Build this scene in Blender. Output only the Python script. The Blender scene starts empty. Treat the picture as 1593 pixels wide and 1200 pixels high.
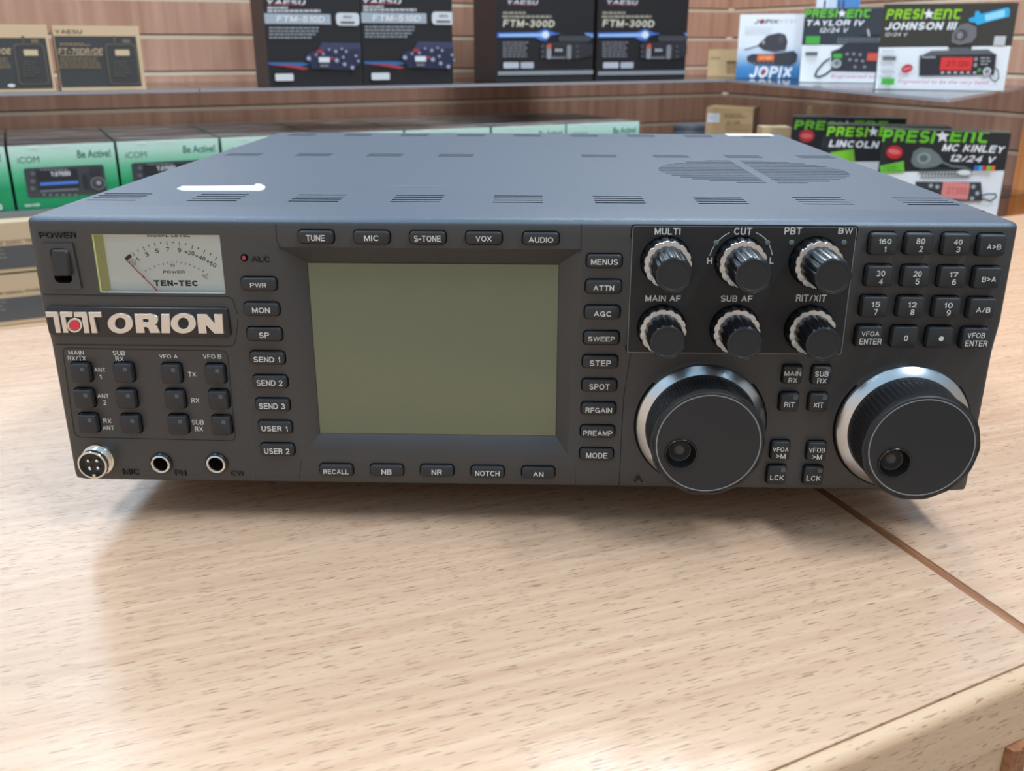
import bpy, bmesh, math, random
from mathutils import Vector, Matrix
random.seed(7)
SC = bpy.context.scene
COL = SC.collection

# ------------------------------------------------------------------ camera
W_PX, H_PX, F_PX = 1593, 1200, 1464.7
PITCH, YAW, ROLL = .3467, -.0274, .0013
CPOS = Vector((.0096, -.4090, .2013))
FW = Vector((math.sin(YAW)*math.cos(PITCH), math.cos(YAW)*math.cos(PITCH), -math.sin(PITCH)))
RT = FW.cross(Vector((0, 0, 1))).normalized()
UP = RT.cross(FW)
RT, UP = math.cos(ROLL)*RT + math.sin(ROLL)*UP, -math.sin(ROLL)*RT + math.cos(ROLL)*UP
cd = bpy.data.cameras.new('camera')
cam = bpy.data.objects.new('camera', cd)
COL.objects.link(cam)
m = Matrix((RT, UP, -FW)).transposed().to_4x4()
m.translation = CPOS
cam.matrix_world = m
cd.sensor_width = 36
cd.lens = F_PX/W_PX*36
cd.clip_start = .01
cd.dof.use_dof = True
cd.dof.focus_distance = .47
cd.dof.aperture_fstop = 17
SC.camera = cam

# ------------------------------------------------------------------ light
SC.view_settings.view_transform = 'Standard'
SC.view_settings.look = 'None'
SC.view_settings.gamma = 1
SC.view_settings.use_curve_mapping = False
SC.view_settings.exposure = -.05
wd = bpy.data.worlds.new('room_light')
SC.world = wd
wd.use_nodes = True
bg = wd.node_tree.nodes['Background']
bg.inputs[1].default_value = .72
_t = wd.node_tree.nodes.new('ShaderNodeTexCoord')          # warm wooden shop around, cool white ceiling above
_s = wd.node_tree.nodes.new('ShaderNodeSeparateXYZ')
_r = wd.node_tree.nodes.new('ShaderNodeValToRGB')
_r.color_ramp.elements[0].position, _r.color_ramp.elements[1].position = .15, .55
_r.color_ramp.elements[0].color = (.98, .83, .70, 1)
_r.color_ramp.elements[1].color = (.64, .94, 1.22, 1)
wd.node_tree.links.new(_t.outputs['Generated'], _s.inputs[0])
wd.node_tree.links.new(_s.outputs[2], _r.inputs[0])
wd.node_tree.links.new(_r.outputs[0], bg.inputs[0])
_m = wd.node_tree.nodes.new('ShaderNodeMapRange')           # ambient added stronger from the left to brighten that end of the panel
_m.inputs[1].default_value, _m.inputs[2].default_value = -1, 1
_m.inputs[3].default_value, _m.inputs[4].default_value = 1.0, .5
wd.node_tree.links.new(_s.outputs[0], _m.inputs[0])
wd.node_tree.links.new(_m.outputs[0], bg.inputs[1])


def area_lamp(name, loc, sx, sy, watt, rz=0, col=(1, .97, .93)):
    l = bpy.data.lights.new(name, 'AREA')
    l.shape = 'RECTANGLE'
    l.size, l.size_y, l.energy, l.color = sx, sy, watt, col
    o = bpy.data.objects.new(name, l)
    COL.objects.link(o)
    o.location = loc
    o.rotation_euler = (0, 0, rz)
    return o


COOL = (.76, .89, 1)
area_lamp('ceiling_and_fill_panel', (.36, 1.48, 1.65),   .5, .42, 23, math.radians(28), (.86, .94, 1))
area_lamp('ceiling_and_fill_strip', (-.85, -.35, 1.65), .16, 1.3, 15, math.radians(12), COOL)
area_lamp('ceiling_and_fill_strip', (-.95, 1.0, 1.65), .16, 1.0, 14, math.radians(12), COOL)  # added to brighten the left of the back wall, no known fixture
area_lamp('ceiling_and_fill_strip', (.85, -.40, 1.65), .16, 1.2, 34, math.radians(12), COOL)
area_lamp('ceiling_and_fill_panel', (-2.1, 2.9, 1.60), 1.6, 1.2, 30, math.radians(28), (.76, .88, 1))  # added behind the back wall to give the cover a bluish sheen

# ------------------------------------------------------------------ helpers
A_W = math.radians(28.5)                       # direction of counter, shelves and back wall
U = Vector((math.cos(A_W), math.sin(A_W), 0))
N = Vector((-math.sin(A_W), math.cos(A_W), 0))


def ray(px, py):
    return (FW + (px-796.5)/F_PX*RT - (py-600)/F_PX*UP)


def on_plane(px, py, nrm, d):
    r = ray(px, py)
    t = (d - CPOS.dot(nrm))/r.dot(nrm)
    return CPOS + t*r


AX = [Vector((1, 0, 0)), Vector((0, 1, 0)), Vector((0, 0, 1))]


def wallpt(px, py, n):
    p = on_plane(px, py, N, n)
    return p.dot(U), p.z


def facept(px, py, y):
    p = on_plane(px, py, AX[1], y)
    return p.x, p.z


RW, RH, RD = .432, .1304, .426                  # transceiver
TABLE_Z = -.022


def ys(z):                                      # profile of the front panel
    if z >= .086: return 0.0
    if z >= .071: return .0025*(.086-z)/.015
    return .0025 + .001*(.071-z)/.071


def at(px, py, p=0.0):
    y = 0
    for _ in range(4):
        P = on_plane(px, py, AX[1], y)
        y = ys(P.z) - p
    return P


def srgb(r, g, b):
    f = lambda c: (c/255/12.92) if c <= 10 else ((c/255+.055)/1.055)**2.4
    return (f(r), f(g), f(b), 1)


MATS = {}


def nodes_of(name):
    mt = bpy.data.materials.new(name)
    mt.use_nodes = True
    nt = mt.node_tree
    return mt, nt, nt.nodes['Principled BSDF']


def mat(name, rgb, rough=.5, metal=0, spec=.5, bump=0, bscale=2000, coat=0, bdist=.0004):
    if name in MATS: return MATS[name]
    mt, nt, b = nodes_of(name)
    b.inputs['Base Color'].default_value = srgb(*rgb)
    b.inputs['Roughness'].default_value = rough
    b.inputs['Metallic'].default_value = metal
    b.inputs['Specular IOR Level'].default_value = spec
    b.inputs['Coat Weight'].default_value = coat
    if bump:
        tc = nt.nodes.new('ShaderNodeTexCoord')
        nz = nt.nodes.new('ShaderNodeTexNoise')
        nz.inputs['Scale'].default_value = bscale
        nz.inputs['Detail'].default_value = 2
        nt.links.new(tc.outputs['Object'], nz.inputs['Vector'])
        bp = nt.nodes.new('ShaderNodeBump')
        bp.inputs['Strength'].default_value = bump
        bp.inputs['Distance'].default_value = bdist
        nt.links.new(nz.outputs['Fac'], bp.inputs['Height'])
        nt.links.new(bp.outputs['Normal'], b.inputs['Normal'])
    MATS[name] = mt
    return mt


def ink(r, g, b, rough=.55):
    return mat('print_%d_%d_%d' % (r, g, b), (r, g, b), rough)


def wood(name, base, dark, rot, streak, dash=None, rough=.35, bump=.15, axis='Z', coarse=1, dash_amt=.7):
    mt, nt, b = nodes_of(name)
    L = nt.links.new
    tc = nt.nodes.new('ShaderNodeTexCoord')
    mp = nt.nodes.new('ShaderNodeMapping')
    mp.inputs['Rotation'].default_value = (0, 0, -rot)
    L(tc.outputs['Object'], mp.inputs['Vector'])

    def stretched(sc):
        k = nt.nodes.new('ShaderNodeMapping')
        k.inputs['Scale'].default_value = sc
        L(mp.outputs['Vector'], k.inputs['Vector'])
        nz = nt.nodes.new('ShaderNodeTexNoise')
        nz.inputs['Scale'].default_value = 1
        nz.inputs['Detail'].default_value = 3
        L(k.outputs['Vector'], nz.inputs['Vector'])
        return nz
    s1 = stretched(streak)
    r1 = nt.nodes.new('ShaderNodeValToRGB')
    r1.color_ramp.elements[0].position, r1.color_ramp.elements[1].position = .3, .7
    r1.color_ramp.elements[0].color = srgb(*dark)
    r1.color_ramp.elements[1].color = srgb(*base)
    L(s1.outputs['Fac'], r1.inputs['Fac'])
    out = r1.outputs['Color']
    if dash:
        s2 = stretched(dash)
        s2.inputs['Detail'].default_value = 1
        r2 = nt.nodes.new('ShaderNodeValToRGB')
        r2.color_ramp.elements[0].position, r2.color_ramp.elements[1].position = .30, .37
        r2.color_ramp.elements[0].color = (dash_amt, dash_amt*.94, dash_amt*.86, 1)
        r2.color_ramp.elements[1].color = (1, 1, 1, 1)
        L(s2.outputs['Fac'], r2.inputs['Fac'])
        mx = nt.nodes.new('ShaderNodeMix')
        mx.data_type, mx.blend_type = 'RGBA', 'MULTIPLY'
        mx.inputs[0].default_value = 1
        L(out, mx.inputs[6])
        L(r2.outputs['Color'], mx.inputs[7])
        out = mx.outputs[2]
        bp = nt.nodes.new('ShaderNodeBump')
        bp.inputs['Strength'].default_value = bump
        bp.inputs['Distance'].default_value = .0005
        L(s2.outputs['Fac'], bp.inputs['Height'])
        L(bp.outputs['Normal'], b.inputs['Normal'])
    L(out, b.inputs['Base Color'])
    b.inputs['Roughness'].default_value = rough
    return mt


def ramp_mat(name, stops, lo, hi, axis=2, rough=.45):            # a printed colour ramp along the object's own axis
    mt, nt, b = nodes_of(name)
    L = nt.links.new
    tc = nt.nodes.new('ShaderNodeTexCoord')
    sp = nt.nodes.new('ShaderNodeSeparateXYZ')
    L(tc.outputs['Object'], sp.inputs[0])
    mr = nt.nodes.new('ShaderNodeMapRange')
    mr.inputs[1].default_value, mr.inputs[2].default_value = lo, hi
    L(sp.outputs[axis], mr.inputs[0])
    cr = nt.nodes.new('ShaderNodeValToRGB')
    e = cr.color_ramp.elements
    while len(e) < len(stops): e.new(.5)
    for k, (p, c) in enumerate(stops):
        e[k].position, e[k].color = p, srgb(*c)
    L(mr.outputs[0], cr.inputs[0])
    L(cr.outputs[0], b.inputs['Base Color'])
    b.inputs['Roughness'].default_value = rough
    return mt


def cloudy(name, stops, sc, rough=.4):
    mt, nt, b = nodes_of(name)
    L = nt.links.new
    tc = nt.nodes.new('ShaderNodeTexCoord')
    mp = nt.nodes.new('ShaderNodeMapping')
    mp.inputs['Scale'].default_value = sc
    L(tc.outputs['Object'], mp.inputs[0])
    nz = nt.nodes.new('ShaderNodeTexNoise')
    nz.inputs['Scale'].default_value = 1
    nz.inputs['Detail'].default_value = 4
    L(mp.outputs[0], nz.inputs[0])
    cr = nt.nodes.new('ShaderNodeValToRGB')
    e = cr.color_ramp.elements
    while len(e) < len(stops): e.new(.5)
    for k, (p, c) in enumerate(stops):
        e[k].position, e[k].color = p, srgb(*c)
    L(nz.outputs['Fac'], cr.inputs[0])
    L(cr.outputs[0], b.inputs['Base Color'])
    b.inputs['Roughness'].default_value = rough
    return mt


def glass(name, tint, gloss=.06, rough=.05):
    mt = bpy.data.materials.new(name)
    mt.use_nodes = True
    nt = mt.node_tree
    nt.nodes.clear()
    o = nt.nodes.new('ShaderNodeOutputMaterial')
    t = nt.nodes.new('ShaderNodeBsdfTransparent')
    t.inputs[0].default_value = (*tint, 1)
    g = nt.nodes.new('ShaderNodeBsdfGlossy')
    g.inputs['Roughness'].default_value = rough
    lw = nt.nodes.new('ShaderNodeFresnel')
    lw.inputs['IOR'].default_value = 1 + gloss*6
    mx = nt.nodes.new('ShaderNodeMixShader')
    nt.links.new(lw.outputs[0], mx.inputs[0])
    nt.links.new(t.outputs[0], mx.inputs[1])
    nt.links.new(g.outputs[0], mx.inputs[2])
    nt.links.new(mx.outputs[0], o.inputs[0])
    return mt


class MB:
    def __init__(s): s.v, s.f, s.m = [], [], []

    def add(s, vs, fs, mt, M=None, smooth=False):
        if mt not in s.m: s.m.append(mt)
        k, o = s.m.index(mt), len(s.v)
        s.v += [(M @ Vector(v)) if M else Vector(v) for v in vs]
        s.f += [([i+o for i in f], k, smooth) for f in fs]
        return s

    def box(s, a, b, mt, M=None, open_front=False):
        (x0, y0, z0), (x1, y1, z1) = a, b
        vs = [(x0, y0, z0), (x1, y0, z0), (x1, y1, z0), (x0, y1, z0), (x0, y0, z1), (x1, y0, z1), (x1, y1, z1), (x0, y1, z1)]
        return s.add(vs, [(0, 3, 2, 1), (4, 5, 6, 7), (0, 1, 5, 4), (1, 2, 6, 5), (2, 3, 7, 6), (3, 0, 4, 7)], mt, M)

    def loops(s, ls, mt, cap0=True, cap1=True, smooth=False, M=None):     # skin closed loops of equal length
        n = len(ls[0])
        vs = [p for l in ls for p in l]
        fs = []
        for k in range(len(ls)-1):
            for i in range(n):
                j = (i+1) % n
                fs.append((k*n+i, k*n+j, (k+1)*n+j, (k+1)*n+i))
        s.add(vs, fs, mt, M, smooth)
        if cap0: s.add(ls[0], [tuple(range(n))[::-1]], mt, M)
        if cap1: s.add(ls[-1], [tuple(range(n))], mt, M)
        return s

    def lathe(s, c, prof, mt, seg=48, rf=None, cap0=False, cap1=True, smooth=True, ax='y'):
        ls = []
        for r, p in prof:
            l = []
            for i in range(seg):
                t = 2*math.pi*i/seg
                rr_ = r*(rf(t) if rf else 1)
                if ax == 'y': l.append((c[0]+rr_*math.cos(t), c[1]-p, c[2]+rr_*math.sin(t)))
                else: l.append((c[0]+rr_*math.cos(t), c[1]+rr_*math.sin(t), c[2]+p))
            ls.append(l)
        return s.loops(ls, mt, cap0, cap1, smooth)

    def mesh(s, me, mt, M=None, smooth=False):
        return s.add([v.co for v in me.vertices], [tuple(p.vertices) for p in me.polygons], mt, M, smooth)

    def data(s, name, recalc=True):
        me = bpy.data.meshes.new(name)
        me.from_pydata([tuple(v) for v in s.v], [], [f[0] for f in s.f])
        for mt in s.m: me.materials.append(mt)
        for p, f in zip(me.polygons, s.f):
            p.material_index, p.use_smooth = f[1], f[2]
        if recalc:
            b = bmesh.new()
            b.from_mesh(me)
            bmesh.ops.remove_doubles(b, verts=b.verts, dist=1e-7)
            bmesh.ops.recalc_face_normals(b, faces=b.faces)
            b.to_mesh(me)
            b.free()
        if any(f[2] for f in s.f): me.set_sharp_from_angle(angle=math.radians(38))
        return me

    def build(s, name, parent=None, recalc=True, **props):
        o = bpy.data.objects.new(name, s.data(name, recalc))
        COL.objects.link(o)
        if parent: o.parent = parent
        for k, v in props.items(): o[k] = v
        return o


def tag(o, label, cat, group=None):
    o['label'], o['category'] = label, cat
    if group: o['group'] = group
    return o


def empty(name, loc, rz=0):
    o = bpy.data.objects.new(name, None)
    o.empty_display_size = .02
    COL.objects.link(o)
    o.location, o.rotation_euler = loc, (0, 0, rz)
    return o


def boolean(me, cut):
    a = bpy.data.objects.new('a', me)
    b = bpy.data.objects.new('b', cut)
    COL.objects.link(a); COL.objects.link(b)
    md = a.modifiers.new('m', 'BOOLEAN')
    md.operation, md.solver, md.object = 'DIFFERENCE', 'EXACT', b
    bpy.context.view_layer.update()
    r = bpy.data.meshes.new_from_object(a.evaluated_get(bpy.context.evaluated_depsgraph_get()))
    bpy.data.objects.remove(a); bpy.data.objects.remove(b)
    return r


def shape2d(lps, thick=0, bevel=0):               # filled outline with holes, in x-y, thickness along z
    c = bpy.data.curves.new('c', 'CURVE')
    c.dimensions, c.fill_mode = '2D', 'BOTH'
    c.extrude, c.bevel_depth = thick/2, bevel
    for lp in lps:
        sp = c.splines.new('POLY')
        sp.points.add(len(lp)-1)
        for q, (x, y) in zip(sp.points, lp): q.co = (x, y, 0, 1)
        sp.use_cyclic_u = True
    o = bpy.data.objects.new('c', c)
    me = bpy.data.meshes.new_from_object(o)
    bpy.data.objects.remove(o)
    return me


def arc(cx, cy, rx, ry, a0, a1, n=9):
    return [(cx+rx*math.cos(math.radians(a0+(a1-a0)*i/n)), cy+ry*math.sin(math.radians(a0+(a1-a0)*i/n))) for i in range(n+1)]


GLYPH = {                                          # plain grotesque letters drawn as strokes: (width, strokes)
    'A': (.74, [[(0, 0), (.37, 1), (.74, 0)], [(.13, .33), (.61, .33)]]),
    'B': (.62, [[(0, 0), (0, 1)], [(0, 1)]+arc(.34, .765, .24, .235, 90, -90)+[(0, .53)], [(0, .53)]+arc(.36, .265, .26, .265, 90, -90)+[(0, 0)]]),
    'C': (.70, [arc(.37, .5, .37, .5, 38, 322, 16)]),
    'D': (.66, [[(0, 0), (0, 1)], [(0, 1)]+arc(.27, .5, .39, .5, 90, -90, 12)+[(0, 0)]]),
    'E': (.58, [[(.57, 1), (0, 1), (0, 0), (.58, 0)], [(0, .52), (.53, .52)]]),
    'F': (.54, [[(.54, 1), (0, 1), (0, 0)], [(0, .5), (.47, .5)]]),
    'G': (.74, [arc(.37, .5, .37, .5, 40, 325, 16)+[(.71, .46), (.42, .46)], [(.71, .46), (.72, 0)]]),
    'H': (.62, [[(0, 0), (0, 1)], [(.62, 0), (.62, 1)], [(0, .52), (.62, .52)]]),
    'I': (.0, [[(0, 0), (0, 1)]]),
    'J': (.48, [[(.48, 1), (.48, .26)]+arc(.24, .26, .24, .26, 0, -175)]),
    'K': (.64, [[(0, 0), (0, 1)], [(0, .34), (.6, 1)], [(.2, .56), (.64, 0)]]),
    'L': (.50, [[(0, 1), (0, 0), (.50, 0)]]),
    'M': (.76, [[(0, 0), (0, 1)], [(.76, 0), (.76, 1)], [(.03, 1), (.38, .06), (.73, 1)]]),
    'N': (.62, [[(0, 0), (0, 1)], [(.62, 0), (.62, 1)], [(.03, 1), (.59, 0)]]),
    'O': (.76, [arc(.38, .5, .38, .5, 0, 360, 22)]),
    'P': (.58, [[(0, 0), (0, 1)], [(0, 1)]+arc(.33, .73, .26, .27, 90, -90)+[(0, .46)]]),
    'R': (.62, [[(0, 0), (0, 1)], [(0, 1)]+arc(.34, .755, .26, .245, 90, -90)+[(0, .51)], [(.32, .51), (.5, .42), (.55, .1), (.62, 0)]]),
    'S': (.62, [arc(.31, .745, .285, .255, 22, 270, 12)+arc(.31, .245, .31, .245, 90, -158, 12)]),
    'T': (.64, [[(0, 1), (.64, 1)], [(.32, 1), (.32, 0)]]),
    'U': (.62, [[(0, 1), (0, .3)]+arc(.31, .3, .31, .3, 180, 360, 12)+[(.62, 1)]]),
    'V': (.68, [[(0, 1), (.34, 0), (.68, 1)]]),
    'W': (1.0, [[(0, 1), (.25, 0), (.5, 1), (.75, 0), (1, 1)]]),
    'X': (.66, [[(0, 0), (.66, 1)], [(0, 1), (.66, 0)]]),
    'Y': (.68, [[(0, 1), (.34, .44), (.68, 1)], [(.34, .44), (.34, 0)]]),
    'Z': (.62, [[(0, 1), (.62, 1), (0, 0), (.62, 0)]]),
    '0': (.54, [arc(.27, .5, .27, .5, 0, 360, 20)]),
    '1': (.24, [[(0, .76), (.12, .80), (.24, 1), (.24, 0)]]),
    '2': (.54, [arc(.27, .71, .26, .29, 172, -38, 10)+[(0, 0), (.54, 0)]]),
    '3': (.54, [arc(.27, .75, .24, .25, 165, -90, 10)+arc(.27, .25, .27, .27, 90, -165, 10)]),
    '4': (.56, [[(.43, 0), (.43, 1), (0, .3), (.56, .3)]]),
    '5': (.54, [[(.5, 1), (.1, 1), (.04, .5)]+arc(.27, .33, .27, .33, 128, -160, 12)]),
    '6': (.54, [arc(.27, .32, .27, .32, 0, 360, 16), arc(.32, .5, .32, .5, 60, 195, 9)]),
    '7': (.54, [[(0, 1), (.54, 1), (.2, 0)]]),
    '8': (.54, [arc(.27, .76, .23, .24, 0, 360, 14), arc(.27, .26, .27, .26, 0, 360, 16)]),
    '9': (.54, [arc(.27, .68, .27, .32, 0, 360, 16), arc(.22, .5, .32, .5, 240, 375, 9)]),
    '>': (.58, [[(0, .85), (.58, .5), (0, .15)]]),
    '/': (.36, [[(0, 0), (.36, 1)]]),
    '-': (.3, [[(0, .4), (.3, .4)]]),
    '+': (.56, [[(0, .45), (.56, .45)], [(.28, .17), (.28, .73)]]),
    '.': (.0, [[(0, 0), (0, .06)]]),
    'n': (.60, [[(0, 0), (0, 1), (.3, 1)]+arc(.3, .7, .3, .3, 90, 0, 6)+[(.60, 0)]]),
    't': (.54, [[(.06, 1), (.06, .25)]+arc(.3, .25, .24, .25, 180, 270, 6)+[(.54, 0)], [(0, .98), (.54, .98)]]),
}
TX = {}


def ribbon(P, hw_, closed=False):                  # mitred strip along a line of 2-D points: (vertices, faces)
    P = [Vector(p) for p in P]
    if (P[0]-P[-1]).length < 1e-6 and len(P) > 3: closed, P = True, P[:-1]
    Q = [P[0]]
    for p in P[1:]:
        if (p-Q[-1]).length > 1e-6: Q.append(p)
    P, n = Q, len(Q)
    vs = []
    for i in range(n):
        a = P[i]-P[i-1] if (i > 0 or closed) else P[1]-P[0]
        b = P[(i+1) % n]-P[i] if (i < n-1 or closed) else P[i]-P[i-1]
        a, b = a.normalized(), b.normalized()
        na, nb = Vector((-a.y, a.x)), Vector((-b.y, b.x))
        m_ = na+nb
        if m_.length < 1e-3: m_ = na
        m_.normalize()
        k_ = hw_/max(m_.dot(na), .42)
        e_ = Vector((0, 0))
        if not closed and i == 0 and abs(b.x*b.y) < .05: e_ = -b*hw_
        if not closed and i == n-1 and abs(a.x*a.y) < .05: e_ = a*hw_
        vs += [P[i]+m_*k_+e_, P[i]-m_*k_+e_]
    fs = []
    for i in range(n if closed else n-1):
        j_ = (i+1) % n
        fs.append((2*i, 2*j_, 2*j_+1, 2*i+1))
    return vs, fs


def stroke_text(s, wt):
    vs, fs, x = [], [], 0
    hw_, sc_ = wt/2, 1-wt
    for ch in s:
        if ch == ' ':
            x += .42
            continue
        gw, strokes = GLYPH[ch]
        for li, st_ in enumerate(strokes):
            v2, f2 = ribbon([(x+hw_+px*(.92 if gw else 1), hw_+py*sc_) for px, py in st_], hw_)
            o = len(vs)
            vs += [Vector((v.x, v.y, li)) for v in v2]
            fs += [tuple(q_+o for q_ in f) for f in f2]
        x += gw*.92+wt+.13
    return vs, fs


def text_geo(s, bold=.012):
    k = (s, bold)
    if k not in TX:
        if all(ch in GLYPH or ch == ' ' for ch in s):
            vv, fs = stroke_text(s, .125+bold*2)
        else:
            c = bpy.data.curves.new('t', 'FONT')
            c.body, c.offset, c.align_x, c.resolution_u = s, bold, 'CENTER', 4
            o = bpy.data.objects.new('t', c)
            me = bpy.data.meshes.new_from_object(o)
            bpy.data.objects.remove(o)
            vv, fs = [Vector((v.co.x, v.co.y, 0)) for v in me.vertices], [tuple(p.vertices) for p in me.polygons]
            bpy.data.meshes.remove(me)
        xs, yy = [v.x for v in vv], [v.y for v in vv]
        cx, cy = (min(xs)+max(xs))/2, (min(yy)+max(yy))/2
        TX[k] = ([(v.x-cx, v.y-cy, v.z) for v in vv], fs, max(xs)-min(xs), max(yy)-min(yy))
    return TX[k]


def put_text(mb, s, c, h, mt, w=None, bold=.012, rot=0, shear=0, stretch=1.0):   # faces -y, centred at c
    vs, fs, tw, th = text_geo(s, bold)
    k = h/th
    kx = (w/tw) if w else k*stretch
    cr, sr = math.cos(rot), math.sin(rot)
    out = []
    for x, y, l in vs:
        x, y = x*kx + shear*y*k, y*k
        out.append((c[0]+x*cr-y*sr, c[1]-.00002*l, c[2]+x*sr+y*cr))
    mb.add(out, fs, mt)


def rr(x0, z0, x1, z1, r, seg=4):
    pts = []
    for cx, cz, a in ((x1-r, z1-r, 0), (x0+r, z1-r, 90), (x0+r, z0+r, 180), (x1-r, z0+r, 270)):
        for i in range(seg+1):
            t = math.radians(a+90*i/seg)
            pts.append((cx+r*math.cos(t), cz+r*math.sin(t)))
    return pts


def flat(mb, pts, y, mt):
    mb.add([(x, y, z) for x, z in pts], [tuple(range(len(pts)))], mt)


def prism(mb, pts, y0, y1, mt, inset=0.0, M=None, smooth=False):      # from y0 (back) to y1 (front, smaller y)
    ls = [[(x, y0, z) for x, z in pts]]
    if inset:
        cx = (min(p[0] for p in pts)+max(p[0] for p in pts))/2
        cz = (min(p[1] for p in pts)+max(p[1] for p in pts))/2
        w = (max(p[0] for p in pts)-min(p[0] for p in pts))/2
        h = (max(p[1] for p in pts)-min(p[1] for p in pts))/2
        for a, d in ((0, 1), (.3, .45), (1, 0)):
            kx, kz = (w-inset*a)/w, (h-inset*a)/h
            ls.append([(cx+(x-cx)*kx, y1+inset*d, cz+(z-cz)*kz) for x, z in pts])
    else:
        ls.append([(x, y1, z) for x, z in pts])
    mb.loops(ls, mt, smooth=smooth, M=M)


def ringline(mb, pts, y, wd, mt, closed=True):      # thin flat line following an outline (x, z)
    vs, fs = ribbon(pts, wd/2, closed)
    mb.add([(v.x, y(v.y) if callable(y) else y, v.y) for v in vs], fs, mt)


# ------------------------------------------------------------------ materials
M_TABLE = wood('beech_laminate', (219, 180, 150), (203, 161, 130), math.radians(22), (7, 190, 1), (95, 1500, 1), rough=.22, bump=.15, dash_amt=.42)
M_TABLE2 = wood('beech_laminate_end', (222, 184, 150), (210, 172, 136), A_W, (6, 90, 120), (170, 900, 900), rough=.4, bump=.2, dash_amt=.62)
M_BROWN = wood('brown_edging', (178, 122, 84), (140, 90, 60), math.radians(-69), (6, 500, 500), rough=.35)
M_SLAT = wood('slat_board', (194, 150, 126), (168, 122, 100), A_W, (55, 55, 2.2), rough=.45)
M_PINE = wood('orange_pine', (236, 158, 92), (214, 128, 66), A_W, (60, 60, 4), rough=.4)
M_PANEL = mat('charcoal_panel', (47, 47, 48), .45, spec=.75, bump=.25, bscale=2600)
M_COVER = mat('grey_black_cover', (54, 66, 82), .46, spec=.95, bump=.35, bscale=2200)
M_KEY = mat('black_rubber_key', (43, 43, 45), .45, spec=.4)
M_KEY2 = mat('dark_key', (41, 42, 44), .5, spec=.4)
M_GAP_SHADE = mat('black_gap_and_shade', (8, 8, 9), .8, spec=.1)
M_GLOSS = mat('gloss_black', (17, 17, 19), .24, spec=.55)
M_BOWL = mat('glossy_bowl', (66, 64, 62), .18, spec=.6)
M_FACE = mat('dial_face', (36, 37, 39), .5, spec=.4)
M_PLATE = mat('control_plate_black', (33, 34, 37), .45, spec=.4, bump=.15, bscale=3000)
M_LEG = mat('pale_legend', (205, 205, 200), .6)
M_SILV = mat('brushed_silver', (200, 203, 206), .26, metal=1)
M_CHROME = mat('chrome', (225, 222, 215), .14, metal=1)
M_LETTER = mat('satin_letter', (215, 208, 200), .3, metal=.75)
M_RUB = mat('knurled_rubber', (38, 38, 39), .42, spec=.45)
M_LED = mat('key_window', (78, 82, 88), .4)
M_DOT = mat('grey_dot', (96, 108, 106), .4)
M_SCREEN = mat('lcd_olive', (88, 96, 71), .14, spec=1.0)
M_METER = mat('meter_card', (228, 236, 236), .6)
M_METWALL = mat('meter_wall', (196, 196, 130), .5)
M_INK = mat('meter_ink', (22, 24, 32), .7)
M_RED = mat('needle_red', (176, 30, 40), .5)
M_REDB = mat('red_button', (205, 32, 48), .25, coat=.5)
M_WHITE = mat('white_paper', (238, 238, 236), .5)
M_GREYLINE = mat('grey_line', (128, 130, 132), .5)
M_BOXIN = mat('dark_inside', (6, 6, 7), .9)
M_TINSERT = mat('pale_groove_insert', (206, 184, 160), .35)
M_ACRYL = glass('clear_acrylic', (.93, .94, .96), .09, .08)
M_SHELF = mat('clear_shelf_edge', (160, 160, 168), .25)
M_PANE = glass('clear_pane', (.97, .97, .96), .05)

# ------------------------------------------------------------------ setting
def wall_frame(o):
    o.rotation_euler = (0, 0, A_W)
    return o


FLOOR_Z = -.95
WN, WU = 1.78, 1.556
fl = MB().box((-3, -2.5, FLOOR_Z-.03), (3.5, 4, FLOOR_Z), mat('floor_tile', (120, 112, 105), .5)).build('floor', kind='structure')


def slat_wall(name, length, frame, z0, z1):
    mb = MB()
    mb.box((0, .012, z0), (length, .03, z1), mat('slat_core', (120, 84, 62), .6))
    zs = [.0755+.0712*k for k in range(-16, 10)]
    edges = [z0] + [z for z in zs if z0 < z < z1] + [z1]
    for a, b in zip(edges[:-1], edges[1:]):
        mb.box((0, 0, a+.005), (length, .0118, b-.005), M_SLAT)
    for z in zs:
        if z0 < z < z1:
            mb.box((0, .0008, z-.0048), (length, .0118, z+.0022), M_TINSERT)
    o = mb.build(name, kind='structure')
    o.matrix_world = frame
    return o


Fb = Matrix.Rotation(A_W, 4, 'Z')
Fb.translation = U*(-1.6)+N*WN
slat_wall('wall_back', WU+1.6, Fb, FLOOR_Z, .62)
Fr = Matrix.Rotation(A_W-math.pi/2, 4, 'Z')
Fr.translation = U*WU+N*WN
slat_wall('wall_right', .93, Fr, FLOOR_Z, .62)
pc = U*(WU-.004)+N*.80
post = MB().box((-.03, -.05, FLOOR_Z), (.05, .05, .62), M_PINE)
po = post.build('trim_1', kind='structure')
po.location, po.rotation_euler = pc, (0, 0, A_W)

# counter --------------------------------------------------------------
CN0, CN1 = -.1835, .497                        # front and back edges of the counter, measured across it
J0 = Vector((.164, .046)); J1 = Vector((.209, -.076))   # the joint on the table top
jd = (J1-J0).normalized()


def joint_at(n):                                # u where the joint line meets cross-distance n
    U2, N2 = Vector((U.x, U.y)), Vector((N.x, N.y))
    t = (n-J0.dot(N2))/jd.dot(N2)
    return (J0+t*jd).dot(U2)


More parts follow.
